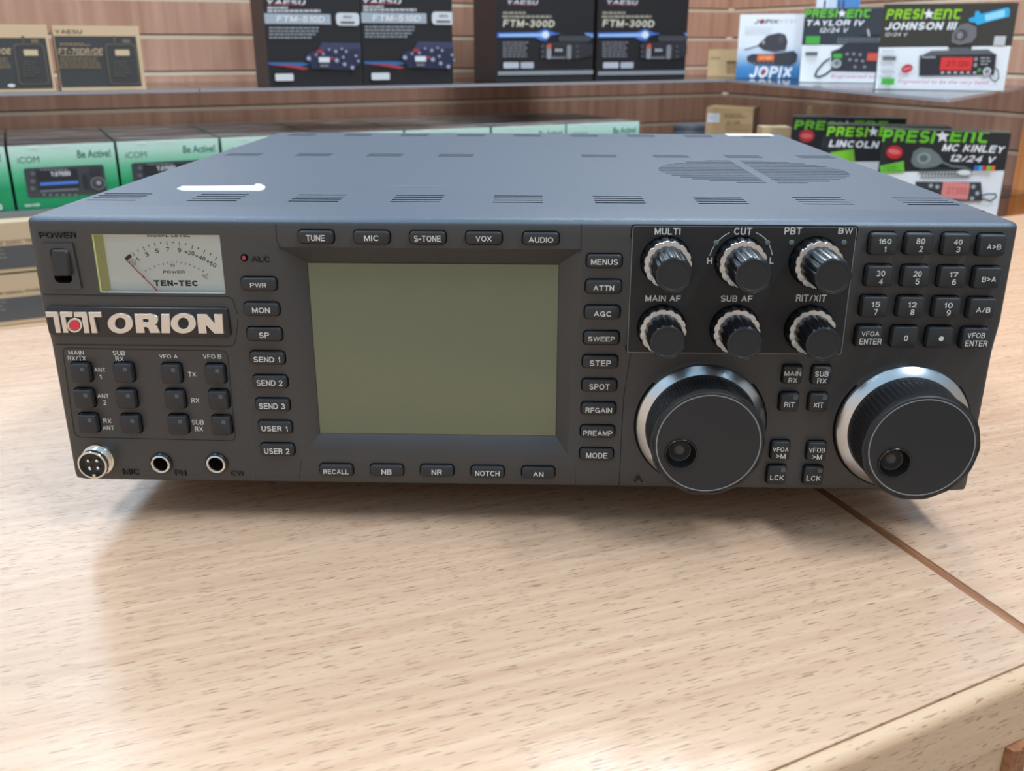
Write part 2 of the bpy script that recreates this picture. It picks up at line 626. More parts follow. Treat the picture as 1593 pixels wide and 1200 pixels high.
def counter(name, u_front0, u_back0, u_front1, u_back1, label):
    r = .0055
    z1, z0 = TABLE_Z, FLOOR_Z
    root = empty(name, U*((u_front0+u_front1)/2)+N*((CN0+CN1)/2)+Vector((0, 0, FLOOR_Z)))
    inv = Matrix.Translation(-root.location)

    def P(u, n, z): return inv @ (U*u+N*n+Vector((0, 0, z)))
    # the top board, its front edge finished with a rounded lipping
    f = lambda n, side: (u_front0 if side == 0 else u_front1)+((u_back0-u_front0) if side == 0 else (u_back1-u_front1))*(n-CN0)/(CN1-CN0)
    a, b = CN0+.0016, CN1
    mb = MB()
    mb.add([P(f(a, 0), a, z1), P(f(a, 1), a, z1), P(f(b, 1), b, z1), P(f(b, 0), b, z1),
            P(f(a, 0), a, z1-.03), P(f(a, 1), a, z1-.03), P(f(b, 1), b, z1-.03), P(f(b, 0), b, z1-.03)],
           [(0, 1, 2, 3), (7, 6, 5, 4), (0, 4, 5, 1), (1, 5, 6, 2), (2, 6, 7, 3), (3, 7, 4, 0)], M_TABLE)
    mb.build('counter_top', root)
    lip = MB()
    sec = [(CN0+.0011, z1-.0006)]
    for i in range(7):
        t = math.radians(90*i/6)
        sec.append((CN0+.0006-r*math.sin(t), z1-.0002-r+r*math.cos(t)))
    sec += [(CN0-r+.0006, z1-.030), (CN0+.0011, z1-.030)]
    lip.loops([[P(f(CN0, 0), n, z) for n, z in sec], [P(f(CN0, 1), n, z) for n, z in sec]], M_TABLE2, smooth=True)
    lip.build('front_edge_lipping', root)
    body = MB()
    a = CN0-.0044
    body.add([P(f(a, 0), a, z0), P(f(a, 1), a, z0), P(f(b, 1), b, z0), P(f(b, 0), b, z0),
              P(f(a, 0), a, z1-.0302), P(f(a, 1), a, z1-.0302), P(f(b, 1), b, z1-.0302), P(f(b, 0), b, z1-.0302)],
             [(0, 3, 2, 1), (4, 5, 6, 7), (0, 1, 5, 4), (1, 2, 6, 5), (2, 3, 7, 6), (3, 0, 4, 7)], M_TABLE2)
    body.build('front_board', root)
    tag(root, label, 'counter')
    return root, P


g = .0029
jf, jb = joint_at(CN0), joint_at(CN1)
c1, P1 = counter('shop_counter', -1.3, -1.3, jf-g, jb-g, 'pale beech laminate counter with the black transceiver standing on it')
c2, P2 = counter('shop_counter', jf+g, jb+g, jf+1.1, jb+1.1, 'beech laminate counter right of the brown joint strip')
# brown strip lining the joint, fixed to the left counter
st = MB()
hw = g*.9
secs = []
for n in (CN0-.0003, CN1):
    u = joint_at(n)
    l = [(u-hw, TABLE_Z-.0003)]
    for i in range(1, 6):
        t = math.pi*i/6
        l.append((u-hw*math.cos(t), TABLE_Z-.0009+.0004*math.sin(t)))
    l += [(u+hw, TABLE_Z-.0003), (u+hw, TABLE_Z-.028), (u-hw, TABLE_Z-.028)]
    secs.append([P1(q[0], n, q[1]) for q in l])
st.loops(secs, M_BROWN)
st.build('joint_strip', c1, label='dark brown strip in the counter joint')
sn = MB()
for px, py, w_, h_ in ((1487, 1188, 9, 5), (1500, 1181, 7, 3), (1508, 1186, 6, 4), (1522, 1176, 7, 3), (1495, 1194, 10, 4), (1516, 1192, 5, 3)):
    u_, z_ = wallpt(px, py, CN0-.0046)
    rdm = random.Random(px)
    sn.add([P1(u_+w_*.00012*math.cos(t)*rdm.uniform(.6, 1.2), CN0-.0046, z_+h_*.00014*math.sin(t)*rdm.uniform(.6, 1.2)) for t in [2*math.pi*i/11 for i in range(11)]], [tuple(range(11))], ink(132, 92, 58))
sn.build('dirt_marks', c1, label='small brown dirt marks on the counter front')
sv = MB()
uj = wallpt(1584, 1150, CN0-.006)[0]
fb = CN0-.0046
sec = [(uj-.0045, fb), (uj-.004, fb-.003), (uj-.001, fb-.0042), (uj+.001, fb-.0030), (uj+.004, fb-.0036), (uj+.0045, fb)]
sv.loops([[P1(u, n, FLOOR_Z+.01) for u, n in sec], [P1(u, n, TABLE_Z-.031) for u, n in sec]], M_BROWN)
sv.build('front_joint_trim', c1, label='dark brown upright trim on the counter front')

# shelves --------------------------------------------------------------
def shelf_slab(name, pts, z, th, mt, label, cat='shelf', edge=None):
    mb = MB()
    c = sum((Vector(p) for p in pts), Vector((0, 0)))/len(pts)
    lo = [(p[0]-c[0], p[1]-c[1], -th) for p in pts]
    hi = [(p[0]-c[0], p[1]-c[1], 0) for p in pts]
    mb.loops([lo, hi], mt)
    if edge:
        for i, j in edge:
            a, b = Vector(lo[i]), Vector(lo[j])
            d = (b-a).normalized()
            q = Vector((d.y, -d.x, 0))*.0022
            mb.add([a, b, b+q, a+q, a+Vector((0, 0, th)), b+Vector((0, 0, th)), b+q+Vector((0, 0, th)), a+q+Vector((0, 0, th))],
                   [(0, 1, 2, 3), (4, 5, 6, 7), (3, 2, 6, 7), (0, 3, 7, 4), (1, 2, 6, 5)], M_SHELF)
    o = mb.build(name)
    o.location = U*c[0]+N*c[1]+Vector((0, 0, z))
    o.rotation_euler = (0, 0, A_W)
    tag(o, label, cat)
    return o


SZ = .129            # upper shelves
LZ = -.060           # lower shelves
SN = 1.42
shelf_slab('display_shelf', [(-.9, SN), (.105, SN), (.105, WN-.001), (-.9, WN-.001)], SZ, .005, M_ACRYL, 'clear acrylic shelf under the brown handheld radio boxes', edge=[(0, 1)])
shelf_slab('display_shelf', [(.107, SN), (1.276, SN+.02), (1.276, WN-.001), (.107, WN-.001)], SZ, .005, M_ACRYL, 'clear acrylic shelf under the black boxes with blue streaks', edge=[(0, 1)])
q = lambda x, y: (lambda P: (P.dot(U), P.dot(N)))(on_plane(x, y, AX[2], SZ-.002))
e0, e1, e2 = (1.283, 1.447), q(1474, 156), q(1593, 136)
shelf_slab('display_shelf', [e0, e1, e2, (WU-.003, e2[1]+.02), (WU-.003, WN-.001), (e0[0], WN-.001)], SZ-.0001, .005, M_ACRYL, 'clear acrylic shelf on the right wall with white and black radio boxes', edge=[(0, 1), (1, 2)])
M_LSH = mat('grey_shelf', (120, 120, 122), .4)
shelf_slab('display_shelf', [(-.9, 1.405), (WU-.003, 1.405), (WU-.003, WN-.001), (-.9, WN-.001)], LZ, .008, M_LSH, 'grey shelf along the back wall under the green boxes')
shelf_slab('display_shelf', [(.93, .80), (WU-.003, .80), (WU-.003, 1.398), (.93, 1.398)], LZ, .006, M_ACRYL, 'clear shelf on the right wall hidden behind the transceiver top', edge=[(3, 0)])


# boxed goods ----------------------------------------------------------
class Art:
    """Printing on a carton's front. fn maps a photo point to (across, up) on the plane of that front."""
    def __init__(s, mb, fn, a0, b0, w, h):
        s.mb, s.fn, s.a0, s.b0, s.k, s.w, s.h = mb, fn, a0, b0, 0, w/2-.0004, h-.0004
        s.v0 = len(mb.v)

    def P(s, x, y):
        a, b = s.fn(x, y)
        return a-s.a0, b-s.b0

    def trim(s):                                     # nothing printed past the edges of the front
        for v in s.mb.v[s.v0:]:
            v.x, v.z = min(max(v.x, -s.w), s.w), min(max(v.z, .0004), s.h)

    def sc(s, x, y):
        a, b = s.P(x, y)
        return abs(s.P(x+1, y)[0]-a), abs(s.P(x, y+1)[1]-b)

    def y(s):
        s.k += 1
        return -.00025*s.k

    def rect(s, x, y, w, h, mt, r=0, tilt=0):
        a, b = s.P(x, y); sx, sy = s.sc(x, y)
        w, h = w*sx/2, h*sy/2
        pts = rr(a-w, b-h, a+w, b+h, r*sx, 3) if r else [(a-w, b-h), (a+w, b-h), (a+w, b+h), (a-w, b+h)]
        if tilt:
            c, n = math.cos(tilt), math.sin(tilt)
            pts = [(a+(p[0]-a)*c-(p[1]-b)*n, b+(p[0]-a)*n+(p[1]-b)*c) for p in pts]
        flat(s.mb, pts, s.y(), mt)

    def poly(s, pts, mt):
        flat(s.mb, [s.P(*p) for p in pts], s.y(), mt)

    def ell(s, x, y, w, h, mt, n=20, tilt=0):
        a, b = s.P(x, y); sx, sy = s.sc(x, y)
        c, q_ = math.cos(tilt), math.sin(tilt)
        pts = []
        for i in range(n):
            t = 2*math.pi*i/n
            p = (w*sx/2*math.cos(t), h*sy/2*math.sin(t))
            pts.append((a+p[0]*c-p[1]*q_, b+p[0]*q_+p[1]*c))
        flat(s.mb, pts, s.y(), mt)

    def text(s, t, x, y, w, h, mt, bold=.02, shear=0, rot=0):
        a, b = s.P(x, y); sx, sy = s.sc(x, y)
        put_text(s.mb, t, (a, s.y(), b), h*sy, mt, w*sx, bold, rot, shear)

    def lines(s, x, y, w, h, n, mt, seed=1, thick=.45):
        rd = random.Random(seed)
        s.k += 1
        k0 = s.k
        for i in range(n):
            yy = y-h/2+(i+.5)*h/n
            xx = x-w/2
            end = x-w/2+w*(.7+.3*rd.random())
            while xx < end-1:
                ww = min(rd.uniform(3, 9), end-xx)
                s.k = k0-1
                s.rect(xx+ww/2, yy, ww, h/n*thick, mt)
                xx += ww+1.2
        s.k = k0

    def curve(s, pts, wpx, mt):
        s.k += 1
        vs, fs = ribbon([s.P(*p) for p in pts], wpx*s.sc(*pts[0])[0]/2)
        n = len(vs)
        s.mb.add([(v.x, -.00025*s.k-.0002*i/n, v.y) for i, v in enumerate(vs)], fs, mt)


def carton(mb, w, h, d, front, side, top, r=.0015):
    x = w/2
    vs = [(-x, 0, 0), (x, 0, 0), (x, d, 0), (-x, d, 0), (-x, 0, h), (x, 0, h), (x, d, h), (-x, d, h)]
    mb.add(vs, [(0, 1, 5, 4)], front)
    mb.add(vs, [(1, 2, 6, 5), (3, 0, 4, 7)], side)
    mb.add(vs, [(2, 3, 7, 6), (0, 3, 2, 1)], side)
    mb.add(vs, [(4, 5, 6, 7)], top)


def wall_box(name, xl, xr, ym, n, z, ytop, d, front, side, top, label, cat='box', group=None, art=None, rz=0):
    ul, ur = wallpt(xl, ym, n)[0], wallpt(xr, ym, n)[0]
    xm = (xl+xr)/2
    z += .0004
    h = wallpt(xm, ytop, n)[1]-z
    uc = (ul+ur)/2
    mb = MB()
    carton(mb, ur-ul, h, d, front, side, top)
    if art:
        a = Art(mb, lambda x, y: wallpt(x, y, n), uc, z, ur-ul, h)
        art(a)
        a.trim()
    o = mb.build(name, recalc=False)
    o.location = U*uc+N*n+Vector((0, 0, z))
    o.rotation_euler = (0, 0, A_W+rz)
    tag(o, label, cat, group)
    return o


def face_box(name, xl, xr, ym, y, z, ytop, d, front, side, top, label, cat='box', group=None, art=None, rz=0):
    """A carton turned by rz about the vertical, the middle of its front at distance y."""
    rz = math.radians(rz)
    ax, nr = Vector((math.cos(rz), math.sin(rz), 0)), Vector((-math.sin(rz), math.cos(rz), 0))
    n = on_plane((xl+xr)/2, ym, AX[1], y).dot(nr)

    def fn(px, py):
        p = on_plane(px, py, nr, n)
        return p.dot(ax), p.z
    ul, ur = fn(xl, ym)[0], fn(xr, ym)[0]
    z += .0004
    h = fn((xl+xr)/2, ytop)[1]-z
    uc = (ul+ur)/2
    mb = MB()
    carton(mb, ur-ul, h, d, front, side, top)
    if art:
        a = Art(mb, fn, uc, z, ur-ul, h)
        art(a)
        a.trim()
    o = mb.build(name, recalc=False)
    o.location = ax*uc+nr*n+Vector((0, 0, z))
    o.rotation_euler = (0, 0, rz)
    tag(o, label, cat, group)
    return o


K_BLACK, K_DARK, K_WHITE = ink(26, 28, 33), ink(44, 42, 42), ink(236, 238, 242)
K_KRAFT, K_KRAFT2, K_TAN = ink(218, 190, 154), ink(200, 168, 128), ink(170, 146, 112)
K_GREY, K_LG, K_MID = ink(120, 122, 128), ink(190, 192, 198), ink(80, 82, 88)
K_LIME, K_GREEN, K_RED = ink(126, 198, 44), ink(70, 172, 62), ink(204, 44, 50)
K_BLUE, K_CYAN, K_ORNG = ink(58, 110, 190), ink(46, 172, 224), ink(236, 112, 56)

# green boxes on the lower back shelf
ICN = 1.42
ih = wallpt(93, 224.5, ICN)[1]-LZ
M_ICG = ramp_mat('green_fade_print', [(0, (8, 140, 88)), (.35, (22, 152, 98)), (.6, (96, 190, 146)), (.85, (186, 224, 208)), (1, (206, 234, 222))], 0, ih)
M_ICTOP = cloudy('landscape_print', [(.3, (84, 74, 68)), (.48, (122, 108, 98)), (.58, (150, 140, 132)), (.7, (176, 190, 206))], (9, 26, 9), .3)
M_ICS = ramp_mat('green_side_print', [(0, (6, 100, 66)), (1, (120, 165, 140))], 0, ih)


def icom_art(a):
    a.text('iCOM', 43, 249, 35, 10, ink(78, 104, 96), .0)
    a.text('Be Active!', 147, 239, 53, 12, ink(56, 118, 100), .015)
    a.rect(103, 282, 127, 46, ink(62, 66, 72), 4)
    a.rect(90, 279, 66, 30, ink(34, 38, 46))
    a.text('7.07050', 94, 270.5, 31, 7, K_WHITE, .03)
    a.rect(92, 285, 61, 4.5, ink(76, 126, 214))
    a.rect(92, 296, 61, 2.5, K_GREY)
    a.lines(90, 264, 56, 6, 1, K_GREY, 4)
    for i in range(6): a.ell(68+i*10, 303, 5, 3.5, K_GREY)
    for yy in (270, 282, 293): a.ell(50, yy, 8, 7, ink(96, 98, 104))
    a.rect(133, 282, 7, 22, ink(40, 42, 48))
    a.lines(150, 267, 22, 14, 4, ink(38, 40, 44), 2, .4)
    a.ell(153.5, 285, 25, 21, ink(104, 108, 114)); a.ell(153.5, 285, 19, 16, ink(58, 60, 66)); a.ell(154, 284, 8, 7, ink(150, 152, 156))
    a.text('IC-705', 155, 312, 38, 8, K_WHITE, .03)
    a.text('144/430', 49, 318.5, 24, 5, K_WHITE, .02)
    for xx, ww in ((51, 16), (93, 26), (135, 16)): a.rect(xx, 227.5-(xx-51)*.06, ww, 3, K_WHITE, 1)


ic_u = [wallpt(x, y, ICN)[0] for x, y in ((9, 231), (178.5, 220), (341, 210), (491, 203), (629, 199.5), (764, 195), (881, 192), (997, 185))]
ic_u.insert(0, ic_u[0]-.178)
ic_lab = ['green radio box at the far left of the shelf, cut off by the photo edge',
          'green box with its printed radio in full view left of the transceiver',
          'green radio box half hidden by the top left edge of the transceiver',
          'green radio box showing only its pale top corner left above the transceiver',
          'green radio box fourth in the row behind the transceiver top, only its top edge showing',
          'green radio box in the middle of the row behind the transceiver top',
          'green radio box last but one at the right end of the row',
          'green radio box at the right end of the row on the lower shelf']
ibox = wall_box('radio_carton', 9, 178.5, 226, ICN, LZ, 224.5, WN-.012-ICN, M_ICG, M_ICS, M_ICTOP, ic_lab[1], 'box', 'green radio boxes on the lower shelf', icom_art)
for k in range(8):
    o = ibox if k == 1 else ibox.copy()
    if k != 1: COL.objects.link(o)
    o['label'] = ic_lab[k]
    w = ic_u[k+1]-ic_u[k]-.003
    o.location = U*((ic_u[k]+ic_u[k+1])/2)+N*(ICN+random.uniform(0, .004))+Vector((0, 0, LZ+.0004))
    o.scale.x = w/(ic_u[2]-ic_u[1])

# brown handheld boxes, upper shelf left
def ft70(a):
    a.rect(154, 96, 126, 79, ink(66, 68, 70))
    a.text('YAESU', 106.5, 49, 42, 7, ink(84, 66, 50), .02)
    a.lines(118, 69, 50, 5, 2, K_TAN, 3, .5)
    a.text('FT-70DR/DE', 126, 80, 69, 9.5, ink(206, 182, 148), .01, .15)
    a.rect(127, 86, 66, 1.5, K_TAN)
    a.lines(126, 98, 66, 18, 5, ink(146, 128, 100), 5, .45)
    a.rect(191, 100, 48, 64, ink(104, 98, 84), 6); a.rect(191, 100, 44, 60, ink(64, 65, 66), 5)
    a.rect(178, 63, 4, 14, ink(92, 88, 78)); a.rect(196, 64, 12, 6, ink(120, 110, 92))
    a.rect(190, 82, 22, 9, ink(216, 196, 160), 1)
    a.lines(190, 107, 26, 26, 6, ink(92, 90, 82), 8, .5)


def ft70_left(a):
    a.rect(16, 99, 124, 80, ink(66, 68, 70))
    a.text('YAESU', -40, 50, 42, 7, ink(84, 66, 50), .02)
    a.text('FT-70DR/DE', -17, 80, 69, 9.5, ink(206, 182, 148), .03, .15)
    a.lines(-14, 98, 66, 18, 5, ink(146, 128, 100), 5, .45)
    a.rect(49, 100, 48, 64, ink(104, 98, 84), 6); a.rect(49, 100, 44, 60, ink(64, 65, 66), 5)
    a.rect(36, 63, 4, 14, ink(92, 88, 78)); a.rect(54, 64, 12, 6, ink(120, 110, 92))
    a.rect(48, 82, 22, 9, ink(216, 196, 160), 1)
    a.ell(18, 133, 12, 5, K_WHITE)
    a.lines(49, 107, 26, 26, 6, ink(92, 90, 82), 8, .5)


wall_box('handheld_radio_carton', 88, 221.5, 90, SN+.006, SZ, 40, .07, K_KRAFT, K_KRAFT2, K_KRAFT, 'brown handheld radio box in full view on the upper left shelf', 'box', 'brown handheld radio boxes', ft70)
wall_box('handheld_radio_carton', -55, 80, 90, SN+.004, SZ, 38, .07, K_KRAFT, K_KRAFT2, K_KRAFT, 'brown handheld radio box cut off by the left edge of the photo', 'box', 'brown handheld radio boxes', ft70_left)

# black boxes with a blue and red sweep
K_NAVY = ink(40, 46, 76)


def ftm5(dx, dy):
    def art(a):
        a.text('YAESU', 445+dx, 3+dy, 60, 9, ink(214, 220, 228), .04, .3)
        a.rect(443+dx, 6.5+dy, 54, 1.2, ink(190, 40, 48))
        a.lines(432+dx, 12+dy, 32, 5, 1, K_LG, 2, .7); a.lines(460+dx, 17+dy, 88, 5, 1, K_LG, 6, .8)
        a.rect(463+dx, 29.5+dy, 104, 16, ink(168, 178, 190)); a.text('FTM-510D', 468+dx, 29.5+dy, 74, 11, ink(232, 236, 240), .015, .2)
        a.rect(540.5+dx, 30+dy, 36, 20, ink(214, 218, 224), 5); a.text('AESS', 540+dx, 26+dy, 14, 5, K_MID, .03); a.rect(540+dx, 35+dy, 22, 3, K_MID)
        a.lines(464+dx, 51+dy, 92, 20, 4, ink(150, 154, 162), 9, .5)
        a.poly([(417+dx, 97+dy), (470+dx, 97+dy), (482+dx, 100+dy), (470+dx, 103+dy), (417+dx, 100.5+dy)], ink(46, 104, 170))
        a.poly([(417+dx, 101+dy), (455+dx, 101+dy), (480+dx, 106+dy), (472+dx, 109+dy), (440+dx, 103.5+dy)], ink(168, 62, 70))
        a.poly([(500+dx, 66+dy), (560+dx, 67+dy), (560+dx, 92+dy), (490+dx, 84+dy)], ink(62, 66, 96))
        a.poly([(476+dx, 84+dy), (488+dx, 79+dy), (558+dx, 76+dy), (560+dx, 100+dy), (545+dx, 109+dy), (484+dx, 107+dy)], K_NAVY)
        for x_, y_, r_ in ((491, 85, 5), (502, 84, 5), (511, 77, 4), (521, 80, 6), (530, 76, 4), (537, 80, 5), (552, 87, 5), (522, 94, 8), (532, 89, 5), (534, 100, 7), (546, 105, 7), (555, 95, 5), (478, 91, 8), (514, 90, 3)):
            a.ell(x_+dx, y_+dy, r_, r_, ink(120, 128, 156)); a.ell(x_+dx, y_+dy, r_*.5, r_*.5, ink(190, 196, 210))
        a.rect(495+dx, 80+dy, 9, 3.5, K_RED); a.ell(514+dx, 91+dy, 4, 4, K_RED)
        a.rect(502+dx, 93+dy, 17, 8, ink(226, 232, 240)); a.rect(502+dx, 102+dy, 13, 4, K_GREY)
        a.rect(440+dx, 120+dy, 28, 11, ink(216, 222, 226), 1.5)
    return art


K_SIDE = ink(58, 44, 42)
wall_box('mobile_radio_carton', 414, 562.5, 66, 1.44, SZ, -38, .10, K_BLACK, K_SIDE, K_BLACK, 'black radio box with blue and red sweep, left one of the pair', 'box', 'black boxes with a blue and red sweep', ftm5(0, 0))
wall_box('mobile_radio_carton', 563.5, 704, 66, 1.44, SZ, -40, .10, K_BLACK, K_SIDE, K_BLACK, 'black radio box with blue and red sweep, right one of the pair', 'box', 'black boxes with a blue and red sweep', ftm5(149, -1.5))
wall_box('mobile_radio_carton', 412, 548, 60, 1.55, SZ, -38, .10, ink(70, 70, 72), ink(74, 62, 58), K_BLACK, 'dark radio box right behind the left box with the red sweep, edge showing', 'box')


def ftm3(dx):
    def art(a):
        a.text('YAESU', 813+dx, 3, 48, 8, ink(200, 204, 214), .04, .3)
        a.rect(813+dx, 7.2, 44, 1, ink(170, 44, 52))
        a.lines(806+dx, 20, 48, 5, 1, ink(156, 150, 134), 1, .7); a.lines(820+dx, 26, 78, 5, 1, ink(156, 150, 134), 2, .8)
        a.text('FTM-300D', 823+dx, 37, 80, 12, ink(214, 208, 190), .035, .15)
        a.poly([(773+dx, 51), (835+dx, 50), (848+dx, 45), (862+dx, 51), (872+dx, 52), (855+dx, 56), (850+dx, 64), (840+dx, 63), (832+dx, 58), (773+dx, 58.5)], ink(70, 118, 204))
        a.poly([(776+dx, 53), (838+dx, 52), (849+dx, 49), (854+dx, 54), (848+dx, 60), (838+dx, 57), (776+dx, 57)], ink(156, 196, 244)); a.ell(848+dx, 54, 11, 11, ink(226, 238, 252))
        a.poly([(908+dx, 51), (922+dx, 52), (922+dx, 58.5), (915+dx, 58.5)], ink(110, 152, 224))
        a.lines(806+dx, 77, 50, 26, 6, ink(128, 130, 134), 7, .5)
        a.rect(893+dx, 60, 50, 9, ink(66, 68, 74), 2); a.poly([(842+dx, 66), (905+dx, 65), (922+dx, 70), (920+dx, 86), (895+dx, 92), (840+dx, 90)], ink(44, 46, 52))
        a.rect(853+dx, 81, 7, 22, ink(150, 152, 158), 2); a.rect(884+dx, 81, 7, 22, ink(132, 134, 140), 2); a.rect(853.5+dx, 72, 6, 7, ink(214, 84, 58), 1)
        a.rect(867.5+dx, 78, 18, 9, ink(24, 26, 30)); a.text('300', 867.5+dx, 78, 12, 5, ink(216, 220, 226), .03); a.rect(867+dx, 90, 22, 3, K_GREY)
        for yy in (72, 80, 88): a.ell(842+dx, yy, 5, 4, K_MID); a.ell(896+dx, yy, 5, 4, K_MID)
        a.rect(793+dx, 101.5, 24, 9.5, ink(188, 192, 204), 1); a.rect(818+dx, 101.5, 20, 9.5, ink(178, 182, 196), 1)
        a.rect(848+dx, 113, 148, 6, ink(140, 146, 152))
    return art


FTN = 1.485
wall_box('mobile_radio_carton', 772, 923, 60, FTN, SZ, -42, .11, K_BLACK, K_SIDE, K_BLACK, 'black radio box with a blue light streak, left one of its pair', 'box', 'black boxes with a blue light streak', ftm3(0))
wall_box('mobile_radio_carton', 929, 1068.5, 60, FTN, SZ, -42, .11, K_BLACK, K_SIDE, K_BLACK, 'black radio box with a blue light streak, right one of its pair', 'box', 'black boxes with a blue light streak', ftm3(155))
wall_box('mobile_radio_carton', 771, 900, 60, FTN+.113, SZ, -42, .11, ink(64, 60, 60), ink(62, 46, 44), K_BLACK, 'dark radio box standing right behind the left box with the blue streak', 'box')

# small kraft boxes in the corner
def kraft1(a):
    a.text('Icom', 1113, 90, 14, 5, ink(120, 92, 62), .01)
    a.lines(1141, 106, 22, 18, 5, ink(140, 108, 74), 3, .5); a.rect(1138, 97, 16, 4, ink(120, 92, 62))
    a.rect(1140, 101, 20, .8, K_KRAFT2)


def kraft2(a):
    a.rect(1110, 183.5, 19, 14, K_WHITE); a.lines(1110, 183, 14, 8, 3, K_LG, 2)
    a.lines(1144, 180, 34, 8, 2, ink(150, 118, 80), 4); a.text('IC-25', 1141, 191, 20, 5, ink(120, 92, 62), .02); a.rect(1148, 198, 40, 9, ink(178, 146, 104))


face_box('small_carton', 1101, 1149, 98, 2.08, SZ, 77, .05, ink(206, 174, 130), K_KRAFT2, ink(214, 184, 142), 'small plain brown box in the corner of the upper shelf', 'box', None, kraft1, rz=-12)
face_box('small_carton', 1098, 1171, 188, 1.93, LZ, 167.5, .09, ink(200, 164, 118), ink(150, 122, 100), ink(206, 172, 126), 'brown box with a white sticker on the lower shelf behind the transceiver', 'box', None, kraft2, rz=-21)
face_box('small_carton', 1186, 1231, 202, 1.62, LZ, 198, .05, ink(206, 176, 134), K_KRAFT2, ink(216, 190, 150), 'low brown box just showing left of the rear black and lime box', 'box')
face_box('small_carton', 1263, 1285, 172, 1.85, LZ, 166, .04, ink(190, 156, 118), K_KRAFT2, ink(206, 174, 134), 'tan block added for a groove highlight behind the rear black and lime box', 'box')  # block standing in for the pale highlight on the wall groove

# coil of cable
cb = MB()
for k in range(5):
    ls = []
    R0, zc = .046-.0015*k, .008+.0105*k
    for i in range(36):
        t = 2*math.pi*i/36
        ls.append([((R0+.0062*math.cos(s))*math.cos(t), (R0+.0062*math.cos(s))*math.sin(t)*.7, zc+.0062*math.sin(s)) for s in [2*math.pi*j/8 for j in range(8)]])
    n = 8
    vs = [p for l in ls for p in l]
    cb.add(vs, [(i*n+j, i*n+(j+1) % n, ((i+1) % 36)*n+(j+1) % n, ((i+1) % 36)*n+j) for i in range(36) for j in range(n)], mat('grey_cable', (118, 122, 132), .35), None, True)
cc = on_plane(1076, 192, N, 1.62)
co = cb.build('cable_coil')
co.scale = (1, 1, (cc.z-LZ)/.057)
co.location = (cc.x, cc.y, LZ)
tag(co, 'coiled grey cable beside the brown box with the white sticker', 'cable')


# right wall boxes
def star(a, x, y, r, mt):
    pts = []
    for i in range(10):
        t = math.pi/2+math.pi*i/5
        k = r if i % 2 == 0 else r*.45
        pts.append((x+k*math.cos(t), y-k*math.sin(t)))
    a.poly(pts, mt)


def president(a, x, y, w, h, mt=K_LIME):          # lime word with a white star in place of its D
    a.text('PRESI', x-w*.255, y, w*.50, h, mt, .05, .12)
    star(a, x+w*.07, y, h*.56, K_WHITE)
    a.text('Ent', x+w*.325, y, w*.365, h, mt, .05, .12)


def coil(a, x0, x1, y, h, n, mt):
    pts = []
    for i in range(n*6+1):
        t = i/6*2*math.pi
        pts.append((x0+(x1-x0)*i/(n*6)+1.5*math.sin(t), y+h/2*math.cos(t)))
    a.curve(pts, 1.1, mt)


def jopix(a):
    a.text('JOPIX', 1192, 33.5, 37, 7, ink(50, 48, 52), .03, .15); a.text('PT31', 1225, 33, 26, 6, ink(206, 196, 198), .0)
    a.ell(1185.3, 33.6, 5, 5, K_RED)
    a.lines(1186, 47, 54, 14, 4, ink(222, 226, 232), 3, .4)
    a.poly([(1157, 77), (1178, 71), (1180, 69), (1194, 55), (1212, 51), (1222, 54), (1225, 65), (1222, 78), (1205, 81), (1188, 78), (1180, 72), (1160, 78)], ink(66, 64, 72))
    a.ell(1215, 61, 8, 13, ink(84, 82, 90)); a.rect(1188, 66, 3, 5, ink(190, 190, 196), 1)
    a.poly([(1162, 88), (1170, 84), (1200, 84), (1235, 79), (1241, 85), (1238, 96), (1228, 102), (1175, 100), (1163, 95)], ink(58, 58, 66))
    a.rect(1191, 90, 26, 9.5, K_ORNG, 1); a.text('27.185', 1191, 90, 18, 5, ink(252, 196, 150), .02)
    for i in range(5): a.ell(1174+i*7, 98, 3.5, 2.5, K_GREY)
    a.text('JOPIX', 1199, 112, 65, 18, K_WHITE, .05, .15); a.ell(1188.5, 111, 6, 6, K_RED)


JY = 1.94
jh = facept(1200, 22, JY)[1]-SZ
M_JOP = ramp_mat('white_blue_fade_print', [(0, (40, 108, 168)), (.17, (70, 140, 196)), (.4, (198, 216, 236)), (.52, (232, 236, 242)), (1, (240, 242, 246))], 0, jh)
face_box('radio_carton', 1148, 1250, 70, JY, SZ, 22, .06, M_JOP, ink(190, 200, 214), K_WHITE, 'white box fading to blue with orange display, on the right wall shelf', 'box', None, jopix, rz=-14)


